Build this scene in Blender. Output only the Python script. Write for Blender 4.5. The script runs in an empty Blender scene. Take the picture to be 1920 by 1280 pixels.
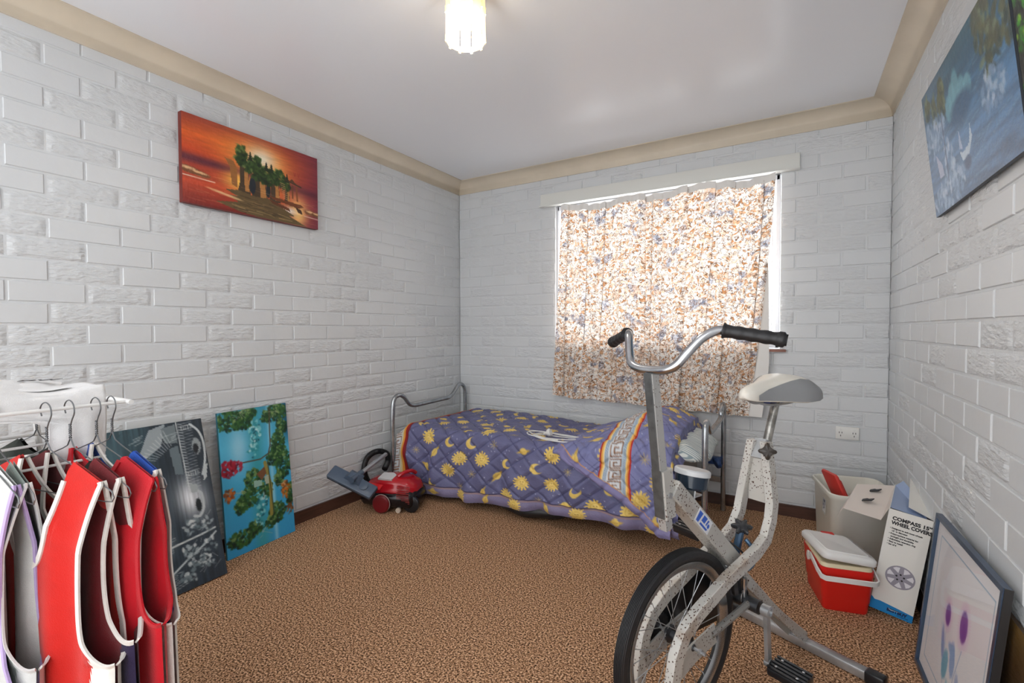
import bpy, math, random
import numpy as np
from mathutils import Vector, Matrix
random.seed(7)
PI = math.pi
SC = bpy.context.scene
COL = SC.collection

# ------------------------------------------------------------------ camera
CAM = Vector((2.568, -3.407, 1.172))
yaw, pitch, roll = [math.radians(a) for a in (-30.71, 1.46, -0.14)]
cy_, sy_, cp_, sp_ = math.cos(yaw), math.sin(yaw), math.cos(pitch), math.sin(pitch)
fwd = Vector((sy_*cp_, cy_*cp_, -sp_)); rgt = Vector((cy_, -sy_, 0)); upv = rgt.cross(fwd)
r2 = rgt*math.cos(roll) + upv*math.sin(roll); u2 = upv*math.cos(roll) - rgt*math.sin(roll)
cam = bpy.data.objects.new('camera', bpy.data.cameras.new('camera')); COL.objects.link(cam)
cam.matrix_world = Matrix(((r2.x, u2.x, -fwd.x, CAM.x), (r2.y, u2.y, -fwd.y, CAM.y), (r2.z, u2.z, -fwd.z, CAM.z), (0, 0, 0, 1)))
cam.data.sensor_width = 36; cam.data.lens = 884.4/1920*36; cam.data.clip_start = .02
SC.camera = cam
# ------------------------------------------------------------------ world, light, exposure
w = bpy.data.worlds.new('world'); SC.world = w; w.use_nodes = True
w.node_tree.nodes['Background'].inputs[0].default_value = (.975, .985, 1, 1)
w.node_tree.nodes['Background'].inputs[1].default_value = 2.2
SC.view_settings.view_transform = 'Standard'; SC.view_settings.look = 'None'
SC.view_settings.gamma = 1; SC.view_settings.exposure = 0.5
SC.view_settings.use_curve_mapping = False
def area(name, loc, rot, sx, sy, power, col):
    l = bpy.data.lights.new(name, 'AREA'); l.shape = 'RECTANGLE'; l.size = sx; l.size_y = sy; l.energy = power; l.color = col
    o = bpy.data.objects.new(name, l); COL.objects.link(o); o.location = loc; o.rotation_euler = rot; return o
area('daylight_outside_window', (1.72, .75, 1.75), (math.radians(-90), 0, 0), 2.2, 1.6, 28, (.95, .98, 1))

# ------------------------------------------------------------------ helpers
def S(r, g, b):
    f = lambda c: (c/255/12.92) if c/255 <= .04045 else ((c/255+.055)/1.055)**2.4
    return (f(r), f(g), f(b))
def M4(rx=0, ry=0, rz=0, loc=(0, 0, 0)):
    return Matrix.Translation(loc) @ Matrix.Rotation(math.radians(rz), 4, 'Z') @ Matrix.Rotation(math.radians(ry), 4, 'Y') @ Matrix.Rotation(math.radians(rx), 4, 'X')
def frame_to(d, loc=(0, 0, 0), up=(0, 0, 1)):
    """matrix whose local Z points along d"""
    z = Vector(d).normalized(); u = Vector(up)
    if abs(z.dot(u)) > .98: u = Vector((1, 0, 0))
    x = u.cross(z).normalized(); y = z.cross(x)
    m = Matrix((x, y, z)).transposed().to_4x4(); m.translation = Vector(loc); return m

class MB:
    def __init__(s): s.v = []; s.f = []; s.m = []; s.c = None
    def add(s, vs, fs, mi=0, M=None):
        b = len(s.v)
        s.v += [tuple(M @ Vector(p)) for p in vs] if M is not None else [tuple(p) for p in vs]
        s.f += [tuple(b+i for i in f) for f in fs]; s.m += [mi]*len(fs); return s
    def box(s, lo, hi, mi=0, M=None, bev=0):
        x0, y0, z0 = lo; x1, y1, z1 = hi
        if bev <= 0:
            vs = [(x, y, z) for z in (z0, z1) for y in (y0, y1) for x in (x0, x1)]
            return s.add(vs, [(0, 2, 3, 1), (4, 5, 7, 6), (0, 1, 5, 4), (2, 6, 7, 3), (0, 4, 6, 2), (1, 3, 7, 5)], mi, M)
        # rounded box: stacked inset rings
        def ring(z, i, n=3):
            pts = []
            for cx, cy, a0 in ((x1-bev, y1-bev, 0), (x0+bev, y1-bev, 90), (x0+bev, y0+bev, 180), (x1-bev, y0+bev, 270)):
                for k in range(n+1):
                    a = math.radians(a0+90*k/n); r = bev-i
                    pts.append((cx+r*math.cos(a), cy+r*math.sin(a), z))
            return pts
        rs = [ring(z0, bev*.95), ring(z0+bev*.3, bev*.28), ring(z0+bev, 0), ring(z1-bev, 0), ring(z1-bev*.3, bev*.28), ring(z1, bev*.95)]
        return s.loft(rs, mi, M)
    def loft(s, rings, mi=0, M=None, closed=True, caps=True):
        n = len(rings[0]); vs = [p for r in rings for p in r]; fs = []
        for i in range(len(rings)-1):
            for j in range(n if closed else n-1):
                k = (j+1) % n
                fs.append((i*n+j, i*n+k, (i+1)*n+k, (i+1)*n+j))
        if caps and closed:
            fs.append(tuple(reversed(range(n)))); fs.append(tuple((len(rings)-1)*n+j for j in range(n)))
        return s.add(vs, fs, mi, M)
    def tube(s, pts, r, seg=8, mi=0, M=None, caps=True, closed=False, flat=None):
        P = [Vector(p) for p in pts]; n = len(P)
        rr = r if isinstance(r, (list, tuple)) else [r]*n
        T = []
        for i in range(n):
            a = P[(i-1) % n] if (closed or i > 0) else P[i]; b = P[(i+1) % n] if (closed or i < n-1) else P[i]
            t = (b-a); T.append(t.normalized() if t.length > 1e-9 else Vector((0, 0, 1)))
        ref = Vector((0, 0, 1)) if abs(T[0].z) < .9 else Vector((1, 0, 0))
        N = (ref - T[0]*ref.dot(T[0])).normalized(); rings = []
        for i in range(n):
            N = (N - T[i]*N.dot(T[i]))
            N = N.normalized() if N.length > 1e-9 else ref
            B = T[i].cross(N)
            if flat: # rectangular-ish profile (half sizes a along N, b along B)
                a_, b_ = flat; rings.append([tuple(P[i]+N*p+B*q) for p, q in ((a_, b_), (-a_, b_), (-a_, -b_), (a_, -b_))])
            else:
                rings.append([tuple(P[i]+(N*math.cos(2*PI*k/seg)+B*math.sin(2*PI*k/seg))*rr[i]) for k in range(seg)])
        if closed: rings.append(rings[0]); caps = False
        return s.loft(rings, mi, M, True, caps)
    def bar(s, pts, side, hw, hh, mi=0, M=None):
        """rectangular bar along pts; 'side' is the fixed width direction"""
        P = [Vector(p) for p in pts]; sd = Vector(side).normalized(); rings = []
        for i in range(len(P)):
            t = (P[min(i+1, len(P)-1)]-P[max(i-1, 0)]).normalized(); nn = t.cross(sd).normalized()
            k = 1.0
            if 0 < i < len(P)-1:
                c = (P[i+1]-P[i]).normalized().dot((P[i]-P[i-1]).normalized()); k = 1/max(.5, math.sqrt((1+c)/2))
            b = hw*.12
            rings.append([tuple(P[i]+sd*a+nn*q*k) for a, q in ((hw-b, hh), (-hw+b, hh), (-hw, hh-b), (-hw, -hh+b), (-hw+b, -hh), (hw-b, -hh), (hw, -hh+b), (hw, hh-b))])
        return s.loft(rings, mi, M)
    def grid(s, fn, nu, nv, mi=0, M=None):
        vs = [fn(i/nu, j/nv) for j in range(nv+1) for i in range(nu+1)]
        fs = [(j*(nu+1)+i, j*(nu+1)+i+1, (j+1)*(nu+1)+i+1, (j+1)*(nu+1)+i) for j in range(nv) for i in range(nu)]
        return s.add(vs, fs, mi, M)
    def lathe(s, prof, seg=20, mi=0, M=None, caps=True):
        rings = [[(r*math.cos(2*PI*k/seg), r*math.sin(2*PI*k/seg), z) for k in range(seg)] for r, z in prof]
        return s.loft(rings, mi, M, True, caps)
    def ball(s, c, r, seg=12, mi=0, M=None):
        rx, ry, rz = r if isinstance(r, tuple) else (r, r, r)
        rings = [[(c[0]+rx*math.sin(a)*math.cos(2*PI*k/seg), c[1]+ry*math.sin(a)*math.sin(2*PI*k/seg), c[2]-rz*math.cos(a)) for k in range(seg)] for a in [PI*(.03+.94*i/8) for i in range(9)]]
        return s.loft(rings, mi, M)
    def prism(s, poly, z0, z1, mi=0, M=None):
        n = len(poly); vs = [(x, y, z0) for x, y in poly]+[(x, y, z1) for x, y in poly]
        fs = [tuple(reversed(range(n))), tuple(range(n, 2*n))]+[(i, (i+1) % n, n+(i+1) % n, n+i) for i in range(n)]
        return s.add(vs, fs, mi, M)
    def build(s, name, mats, parent=None, smooth=True, ang=35, colors=None):
        me = bpy.data.meshes.new(name); me.from_pydata(s.v, [], s.f)
        for m in (mats if isinstance(mats, (list, tuple)) else [mats]): me.materials.append(m)
        me.polygons.foreach_set('material_index', s.m)
        if smooth:
            me.polygons.foreach_set('use_smooth', [True]*len(s.f))
            try: me.set_sharp_from_angle(angle=math.radians(ang))
            except Exception: pass
        if colors is not None:
            a = me.color_attributes.new('Paint', 'FLOAT_COLOR', 'POINT'); a.data.foreach_set('color', np.asarray(colors, dtype=np.float32).ravel())
        me.update()
        o = bpy.data.objects.new(name, me); COL.objects.link(o)
        if parent: o.parent = parent
        return o
def tag(o, label=None, cat=None, group=None, kind=None):
    if label: o['label'] = label
    if cat: o['category'] = cat
    if group: o['group'] = group
    if kind: o['kind'] = kind
    return o
def thing(name, label, cat, M=None, group=None):
    o = bpy.data.objects.new(name, None); COL.objects.link(o); o.empty_display_size = .05
    if M is not None: o.matrix_world = M
    return tag(o, label, cat, group)
def smoothpath(pts, n=6, closed=False):
    P = [Vector(p) for p in pts]; out = []; N = len(P)
    rng = range(N if closed else N-1)
    for i in rng:
        g = (lambda k: P[k % N]) if closed else (lambda k: P[max(0, min(N-1, k))])
        p0, p1, p2, p3 = g(i-1), g(i), g(i+1), g(i+2)
        for k in range(n):
            t = k/n
            out.append(.5*((2*p1)+(p2-p0)*t+(2*p0-5*p1+4*p2-p3)*t*t+(3*p1-p0-3*p2+p3)*t**3))
    if not closed: out.append(P[-1])
    return out

# ------------------------------------------------------------------ materials
def mat(name, col, rough=.5, metal=0, bump=0, bscale=60, var=0, vscale=8, var_col=None, spec=.5, trans=0, stretch=None, sheen=0, lo=.42, hi=.6, alpha=None):
    m = bpy.data.materials.new(name); m.use_nodes = True; nt = m.node_tree; N = nt.nodes; L = nt.links
    b = N['Principled BSDF']; b.inputs['Base Color'].default_value = (*col, 1); b.inputs['Roughness'].default_value = rough
    b.inputs['Metallic'].default_value = metal; b.inputs['Specular IOR Level'].default_value = spec
    if sheen: b.inputs['Sheen Weight'].default_value = sheen
    tc = N.new('ShaderNodeTexCoord'); mp = N.new('ShaderNodeMapping'); L.new(tc.outputs['Object'], mp.inputs[0])
    if stretch: mp.inputs['Scale'].default_value = stretch
    if var or var_col:
        n = N.new('ShaderNodeTexNoise'); n.inputs['Scale'].default_value = vscale; n.inputs['Detail'].default_value = 5; L.new(mp.outputs[0], n.inputs[0])
        r = N.new('ShaderNodeValToRGB'); r.color_ramp.elements[0].position = lo; r.color_ramp.elements[1].position = hi
        c2 = var_col if var_col else tuple(c*(1-var) for c in col)
        r.color_ramp.elements[0].color = (*col, 1); r.color_ramp.elements[1].color = (*c2, 1)
        L.new(n.outputs['Fac'], r.inputs[0]); L.new(r.outputs[0], b.inputs['Base Color'])
    if bump:
        n = N.new('ShaderNodeTexNoise'); n.inputs['Scale'].default_value = bscale; n.inputs['Detail'].default_value = 4; L.new(mp.outputs[0], n.inputs[0])
        bn = N.new('ShaderNodeBump'); bn.inputs['Strength'].default_value = bump; bn.inputs['Distance'].default_value = .01
        L.new(n.outputs['Fac'], bn.inputs['Height']); L.new(bn.outputs[0], b.inputs['Normal'])
    return m
def paintmat(name, rough=.5, bump=.15, bscale=120, spec=.5):
    m = mat(name, (1, 1, 1), rough, bump=bump, bscale=bscale, spec=spec); nt = m.node_tree
    a = nt.nodes.new('ShaderNodeAttribute'); a.attribute_name = 'Paint'
    nt.links.new(a.outputs['Color'], nt.nodes['Principled BSDF'].inputs['Base Color']); return m
def clothmat(name, col, rough=.85, var=.06):
    return mat(name, col, rough, bump=.25, bscale=500, var=var, vscale=25, sheen=.2, spec=.2)

white_paint = mat('white_brick_paint', S(208, 211, 213), .42, bump=.10, bscale=30, var=.03, vscale=3)
rough_paint = mat('white_rough_brick_paint', S(208, 211, 213), .45, bump=.85, bscale=62, stretch=(.5, .5, 1.5))
mortar_m = mat('painted_mortar', S(208, 211, 213), .5, bump=.2, bscale=80)
ceil_m = mat('ceiling_paint', S(234, 237, 242), .25, bump=.05, bscale=4, spec=.4)
beige = mat('beige_cornice_paint', S(214, 203, 184), .5, var=.06, vscale=5)
brownwood = mat('dark_brown_skirting_wood', S(84, 56, 46), .4, var=.3, vscale=6, stretch=(1, 1, 8))
cream = mat('cream_pelmet_paint', S(220, 221, 216), .45)
alu = mat('white_aluminium', S(236, 240, 246), .35)
chrome = mat('bed_steel', S(178, 182, 186), .25, metal=.9, var=.25, vscale=18)
pale_plastic = mat('white_plastic', S(226, 226, 222), .35)
black_rubber = mat('black_rubber', S(28, 28, 30), .45, bump=.1)
black_plastic = mat('black_plastic', S(24, 26, 30), .28)

# ------------------------------------------------------------------ raster painter (for flat artwork and printed cloth)
rng = np.random.RandomState(3)
def vnoise(h, w, sy, sx, seed=0):
    r = np.random.RandomState(seed); gy, gx = int(sy)+2, int(sx)+2; g = r.rand(gy, gx)
    y = np.linspace(0, sy, h); x = np.linspace(0, sx, w); yi = y.astype(int); xi = x.astype(int)
    fy = (y-yi)[:, None]; fx = (x-xi)[None]; fy = fy*fy*(3-2*fy); fx = fx*fx*(3-2*fx)
    a = g[yi][:, xi]; b = g[yi][:, xi+1]; c = g[yi+1][:, xi]; d = g[yi+1][:, xi+1]
    return (a*(1-fx)+b*fx)*(1-fy)+(c*(1-fx)+d*fx)*fy
class Pic:
    """a raster, coordinates in units (0..W, 0..H), y downwards; colours in sRGB 0..255"""
    def __init__(s, W, H, res, col):
        s.W, s.H = W, H; s.w, s.h = int(W/res)+1, int(H/res)+1
        s.a = np.zeros((s.h, s.w, 3)); s.a[:] = col
        s.X, s.Y = np.meshgrid(np.linspace(0, W, s.w), np.linspace(0, H, s.h)); s.px = W/(s.w-1)
    def put(s, m, col):
        m = np.clip(m, 0, 1)[..., None]; s.a = s.a*(1-m)+np.array(col, float)*m
    def sd(s, d, col, soft=None, al=1): # d<0 inside
        soft = soft or s.px; s.put(np.clip(.5-d/(soft), 0, 1)*al, col)
    def ell(s, x, y, rx, ry, col, ang=0, soft=None, al=1, nz=0, seed=1):
        c, q = math.cos(ang), math.sin(ang); u = (s.X-x)*c+(s.Y-y)*q; v = -(s.X-x)*q+(s.Y-y)*c
        d = (np.sqrt((u/rx)**2+(v/ry)**2)-1)*min(rx, ry)
        if nz: d = d+(vnoise(s.h, s.w, s.H/min(rx, ry)*4, s.W/min(rx, ry)*4, seed)-.5)*nz*min(rx, ry)
        s.sd(d, col, soft, al)
    def line(s, pts, wd, col, al=1):
        for (x0, y0), (x1, y1) in zip(pts[:-1], pts[1:]):
            dx, dy = x1-x0, y1-y0; t = np.clip(((s.X-x0)*dx+(s.Y-y0)*dy)/(dx*dx+dy*dy+1e-12), 0, 1)
            s.sd(np.hypot(s.X-x0-t*dx, s.Y-y0-t*dy)-wd/2, col, None, al)
    def poly(s, pts, col, al=1, soft=None):
        ins = np.zeros_like(s.X, bool); n = len(pts)
        for i in range(n):
            (x0, y0), (x1, y1) = pts[i], pts[(i+1) % n]
            if y0 == y1: continue
            ins ^= ((s.Y >= y0) != (s.Y >= y1)) & (s.X < (x1-x0)*(s.Y-y0)/(y1-y0)+x0)
        s.put(ins*al, col)
    def grad(s, stops, axis='y', al=1, region=None):
        t = (s.Y/s.H if axis == 'y' else s.X/s.W); P = [p for p, _ in stops]
        c = np.stack([np.interp(t, P, [k[i] for _, k in stops]) for i in range(3)], -1)
        m = np.full(s.X.shape, float(al)) if region is None else region*al
        s.a = s.a*(1-m[..., None])+c*m[..., None]
    def streak(s, amt, fy, fx, seed): s.a = np.clip(s.a*(1+(vnoise(s.h, s.w, fy, fx, seed)-.5)[..., None]*amt), 0, 255)
    def foliage(s, x, y, rx, ry, cols, n, size, seed=0):
        r = random.Random(seed)
        for _ in range(n):
            a = r.random()*2*PI; q = math.sqrt(r.random()); cx, cy = x+rx*q*math.cos(a), y+ry*q*math.sin(a)
            k = max(0, min(len(cols)-1, int((r.random()*.7+.3*(1-(cy-y+ry)/(2*ry)))*len(cols))))
            s.ell(cx, cy, size*(.5+r.random()), size*(.4+.6*r.random()), cols[k], r.random()*3, soft=size*.5, al=.85, nz=.5, seed=r.randint(0, 99))
    def lin(s):
        c = np.clip(s.a, 0, 255)/255; l = np.where(c <= .04045, c/12.92, ((c+.055)/1.055)**2.4)
        return np.concatenate([l, np.ones(l.shape[:2]+(1,))], -1)
def canvas_obj(name, pic, W, H, depth, side_mat, face_mat, parent, M=None):
    """canvas lying in local X (width) / Z (height), front facing -Y; back at y=depth"""
    m = MB(); w, h = pic.w, pic.h
    m.grid(lambda u, v: (u*W, 0, H*(1-v)), w-1, h-1, 0, M)
    nf = len(m.v); cols = pic.lin().reshape(-1, 4)
    m.box((0, .0006, 0), (W, depth, H), 1, M)
    # edge strips join face to sides
    for a, b in (((0, 0, 0), (W, 0, 0)), ((W, 0, 0), (W, 0, H)), ((W, 0, H), (0, 0, H)), ((0, 0, H), (0, 0, 0))):
        A, B = Vector(a), Vector(b); m.add([A, B, B+Vector((0, .001, 0)), A+Vector((0, .001, 0))], [(0, 1, 2, 3)], 1, M)
    cols = np.concatenate([cols, np.ones((len(m.v)-nf, 4))])
    return m.build(name, [face_mat, side_mat], parent, smooth=False, colors=cols)
def text(s, size, M, mt, parent, name='lettering', bold=0, align='LEFT', sx=1, ext=.0004, spacing=1):
    c = bpy.data.curves.new(name, 'FONT'); c.body = s; c.size = size; c.align_x = align; c.offset = bold; c.extrude = ext; c.space_character = spacing; c.resolution_u = 3
    t = bpy.data.objects.new(name+'_tmp', c); COL.objects.link(t)
    dg = bpy.context.evaluated_depsgraph_get(); me = bpy.data.meshes.new_from_object(t.evaluated_get(dg))
    bpy.data.objects.remove(t); me.transform(M @ Matrix.Diagonal((sx, 1, 1, 1))); me.materials.clear(); me.materials.append(mt); me.name = name
    o = bpy.data.objects.new(name, me); COL.objects.link(o); o.parent = parent; return o

# ------------------------------------------------------------------ room shell
W_, H_, YR = 3.045, 2.46, -4.35
Z0 = 1.025; CH = .086
def bricks(name, u0, u1, joint_odd, joint_even, pitch, holes, to3, rough_p, seed, slab):
    """to3(u, z, d): point on the wall at u along, z up, d out of the wall face"""
    m = MB(); r = random.Random(seed)
    slab(m)
    k = int(math.floor((0-Z0)/CH))
    while Z0+k*CH < H_-.02:
        z0 = Z0+k*CH+.004; z1 = min(Z0+(k+1)*CH-.004, H_); z0 = max(z0, 0)
        jo = joint_odd if k % 2 else joint_even
        i = math.floor((u0-jo)/pitch)
        while jo+i*pitch < u1:
            jit = lambda: r.uniform(-.003, .003)
            a, b = max(u0, jo+i*pitch+.004+jit()), min(u1, jo+(i+1)*pitch-.004+jit())
            pr = rough_p((a+b)/2, (z0+z1)/2); isr = r.random() < pr; off = r.uniform(-.0008, .0012)
            segs = [(a, b, z0, z1)]
            for (ha, hb, hz0, hz1) in holes:
                ns = []
                for (sa, sb, sz0, sz1) in segs:
                    if sb <= ha or sa >= hb or sz1 <= hz0 or sz0 >= hz1: ns.append((sa, sb, sz0, sz1)); continue
                    if sa < ha: ns.append((sa, ha, sz0, sz1))
                    if sb > hb: ns.append((hb, sb, sz0, sz1))
                    if sz0 < hz0-.01: ns.append((max(sa, ha), min(sb, hb), sz0, hz0))
                    if sz1 > hz1+.01: ns.append((max(sa, ha), min(sb, hb), hz1, sz1))
                segs = ns
            for (a, b, za, zb) in segs:
                if b-a < .012 or zb-za < .012: continue
                e = .0028; base = -.0042
                ring = lambda i_, d: [to3(a+i_, za+i_, d), to3(b-i_, za+i_, d), to3(b-i_, zb-i_, d), to3(a+i_, zb-i_, d)]
                if not isr:
                    vs = ring(0, base)+ring(.0008, off-.002)+ring(e, off)
                    fs = [(i_, (i_+1) % 4, 4+(i_+1) % 4, 4+i_) for i_ in range(4)]+[(4+i_, 4+(i_+1) % 4, 8+(i_+1) % 4, 8+i_) for i_ in range(4)]+[(8, 9, 10, 11)]
                    m.add(vs, fs, 0)
                else:
                    nu, nv = 16, 7; g = r.random()*100
                    def fn(u, v):
                        edge = min(u, 1-u)*(b-a)/.006; ev = min(v, 1-v)*(zb-za)/.006; q = min(1, edge, ev)
                        n = r.random()*.0026-.0008+math.sin(u*23+v*9+g)*.0006
                        return to3(a+u*(b-a), za+v*(zb-za), base+(off-base+n)*q)
                    m.grid(fn, nu, nv, 1)
            i += 1
        k += 1
    o = m.build(name, [white_paint, rough_paint, mortar_m], smooth=True, ang=24)
    return tag(o, kind='structure')
LP = lambda u, z:   .55 if u < -1.9 else (.42 if u < -.9 else .3)
bricks('wall_left', YR, 0, -.215, -.095, .239, [], lambda u, z, d: (d, u, z), LP, 1, lambda m: m.box((-.12, YR, 0), (-.0043, .1, H_), 2))
def backslab(m):
    for a, b, c, d in ((0, .945, 0, H_), (2.5, W_, 0, H_), (.945, 2.5, 0, 1.045), (.945, 2.5, 2.15, H_)): m.box((a, .0043, c), (b, .16, d), 2)
bricks('wall_back', 0, W_, .117, .235, .2345, [(.945, 2.5, 1.045, 2.15)], lambda u, z, d: (u, -d, z), lambda u, z: .38, 2, backslab)
RP = lambda u, z: .4 if z > 1.3 else .3
bricks('wall_right', YR, 0, -.067, -.184, .238, [], lambda u, z, d: (W_-d, u, z), RP, 5, lambda m: m.box((W_+.0043, YR, 0), (W_+.12, .1, H_), 2))
tag(MB().box((-.12, YR, H_), (W_+.12, .16, H_+.1)).build('ceiling', ceil_m, smooth=False), kind='structure')

# carpet
cm = bpy.data.materials.new('brown_fleck_carpet'); cm.use_nodes = True; nt = cm.node_tree; N, L = nt.nodes, nt.links
tc = N.new('ShaderNodeTexCoord'); v = N.new('ShaderNodeTexNoise'); v.inputs['Scale'].default_value = 150; v.inputs['Detail'].default_value = 3; v.inputs['Roughness'].default_value = .7
L.new(tc.outputs['Object'], v.inputs[0]); rp = N.new('ShaderNodeValToRGB'); L.new(v.outputs['Fac'], rp.inputs[0])
for i, (p, c) in enumerate([(.39, S(56, 38, 28)), (.465, S(128, 92, 66)), (.525, S(196, 148, 110)), (.60, S(240, 202, 166))]):
    e = rp.color_ramp.elements[i] if i < 2 else rp.color_ramp.elements.new(p); e.position = p; e.color = (*c, 1)
b = N['Principled BSDF']; b.inputs['Roughness'].default_value = .95; b.inputs['Specular IOR Level'].default_value = .1
L.new(rp.outputs[0], b.inputs['Base Color']); bp = N.new('ShaderNodeBump'); bp.inputs['Strength'].default_value = .9; bp.inputs['Distance'].default_value = .006
L.new(v.outputs['Fac'], bp.inputs['Height']); L.new(bp.outputs[0], b.inputs['Normal'])
tag(MB().box((-.12, YR, -.1), (W_+.12, .16, 0)).build('floor', cm, smooth=False), kind='structure')

# cove cornices
def cove(name, A, B, inward, m0, m1):
    pr = []
    for k in range(9):
        a = k/8*PI/2; pr.append((.004+.092*(1-math.cos(a)) if False else .004+.092*(1-math.sin(PI/2-a)) , .095*(math.sin(a)) ))
    prof = [(.0, 0), (.008, 0)]+[(.008+.084*(1-math.cos(k/8*PI/2)), .006+.084*math.sin(k/8*PI/2)) for k in range(9)]+[(.1, .09), (.1, .0945), (0, .0945)]
    A, B, iv = Vector(A), Vector(B), Vector(inward); d = (B-A).normalized(); rings = []
    for P, mi, sgn in ((A, m0, 1), (B, m1, -1)):
        rings.append([tuple(P+iv*q+Vector((0, 0, z))+(d*sgn*q if mi else Vector())) for q, z in prof])
    return tag(MB().loft(rings).build(name, beige, ang=50), kind='structure')
zc = H_-.0945
cove('trim_1', (0, YR, zc), (0, 0, zc), (1, 0, 0), 0, 1); cove('trim_2', (0, 0, zc), (W_, 0, zc), (0, -1, 0), 1, 1); cove('trim_3', (W_, YR, zc), (W_, 0, zc), (-1, 0, 0), 0, 1)
# skirting
def skirt(name, lo, hi): return tag(MB().box(lo, hi).build(name, brownwood, smooth=False), kind='structure')
skirt('baseboard_left', (0, YR, 0), (.014, 0, .072)); skirt('baseboard_back', (.014, -.014, 0), (W_-.014, 0, .072)); skirt('baseboard_right', (W_-.014, YR, 0), (W_, 0, .072))

# window
win = tag(bpy.data.objects.new('window_1', None), kind='structure'); COL.objects.link(win); win.location = (1.72, .06, 1.6)
iv = Matrix.Translation((-1.72, -.06, -1.6))
fm = MB()
for lo, hi in (((.948, .03, 1.05), (.968, .085, 2.145)), ((2.472, .03, 1.05), (2.497, .085, 2.145)), ((.95, .03, 1.05), (2.495, .085, 1.09)), ((.95, .03, 2.11), (2.495, .085, 2.145)), ((1.70, .04, 1.09), (1.745, .075, 2.11)), ((2.448, .05, 1.09), (2.458, .07, 2.11))):
    fm.box(lo, hi, 0, iv, bev=.004)
tag(fm.build('window_frame', alu, win), kind='structure')
gl = bpy.data.materials.new('window_glass'); gl.use_nodes = True; nt = gl.node_tree; N, L = nt.nodes, nt.links; N.remove(N['Principled BSDF'])
t1 = N.new('ShaderNodeBsdfTransparent'); g1 = N.new('ShaderNodeBsdfGlossy'); g1.inputs['Roughness'].default_value = .02; mx = N.new('ShaderNodeMixShader')
lw = N.new('ShaderNodeLayerWeight'); lw.inputs[0].default_value = .5; pw = N.new('ShaderNodeMath'); pw.operation = 'POWER'; pw.inputs[1].default_value = 5; L.new(lw.outputs['Facing'], pw.inputs[0]); fr = N.new('ShaderNodeMath'); fr.operation = 'MULTIPLY_ADD'; fr.inputs[1].default_value = .15; fr.inputs[2].default_value = .03; L.new(pw.outputs[0], fr.inputs[0]); L.new(fr.outputs[0], mx.inputs[0]); L.new(t1.outputs[0], mx.inputs[1]); L.new(g1.outputs[0], mx.inputs[2]); L.new(mx.outputs[0], N['Material Output'].inputs[0])
tag(MB().box((.968, .055, 1.09), (1.70, .059, 2.11), 0, iv).box((1.745, .055, 1.09), (2.472, .059, 2.11), 0, iv).build('window_pane', gl, win, smooth=False), kind='structure')
gm = MB(); gp = .075; x0, x1, z0, z1 = .968, 2.472, 1.09, 2.11
for s_ in (1, -1):
    n = int((x1-x0+(z1-z0)/1.25)/gp)+2
    for i in range(-n, n+1):
        c = x0+i*gp; pts = []
        for (xa, za) in ((c, z0), (c+s_*(z1-z0)/1.35, z1)):
            pts.append((xa, za))
        (xa, za), (xb, zb) = pts
        def clip(xa, za, xb, zb):
            t0, t1 = 0, 1; dx = xb-xa
            for lim, sg in ((x0, 1), (x1, -1)):
                fa, fb = sg*(xa-lim), sg*(xb-lim)
                if fa < 0 and fb < 0: return None
                if fa < 0: t0 = max(t0, fa/(fa-fb))
                elif fb < 0: t1 = min(t1, fa/(fa-fb))
            return (t0, t1) if t1 > t0+.01 else None
        q = clip(xa, za, xb, zb)
        if q: gm.tube([(xa+(xb-xa)*t, .10, za+(zb-za)*t) for t in q], .0025, 4, 0, iv)
tag(gm.build('security_grille', alu, win), kind='structure')
sill_m = mat('red_brown_sill', S(140, 92, 76), .5, var=.2)
tag(MB().box((.97, -.03, 1.028), (2.535, .03, 1.043)).build('trim_4', sill_m, smooth=False), kind='structure')
# power outlet
po = thing('power_outlet', 'white double wall socket low on the back wall right of the bed', 'power outlet', Matrix.Translation((2.855, -.001, .553)))
MB().box((-.058, -.012, -.037), (.058, 0, .037), 0, None, .004).build('faceplate', pale_plastic, po)
for sx in (-.033, .033):
    MB().box((sx-.006, -.016, .014), (sx+.006, -.011, .028)).build('switch', pale_plastic, po, smooth=False)
    MB().box((sx-.008, -.0125, -.002), (sx-.005, -.0118, .008)).box((sx+.005, -.0125, -.002), (sx+.008, -.0118, .008)).box((sx-.0015, -.0125, -.02), (sx+.0015, -.0118, -.010)).build('socket_slots', black_plastic, po, smooth=False)

# pelmet
pel = thing('pelmet_board', 'long cream pelmet board fixed above the window curtains', 'pelmet', Matrix.Translation((1.71, -.012, 2.19)))
MB().box((-.885, -.012, -.04), (.888, .012, .055), 0, None, .003).build('board', cream, pel)
MB().box((-.885, -.04, -.046), (.888, .012, -.040)).build('lower_ledge', cream, pel, smooth=False)

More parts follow.
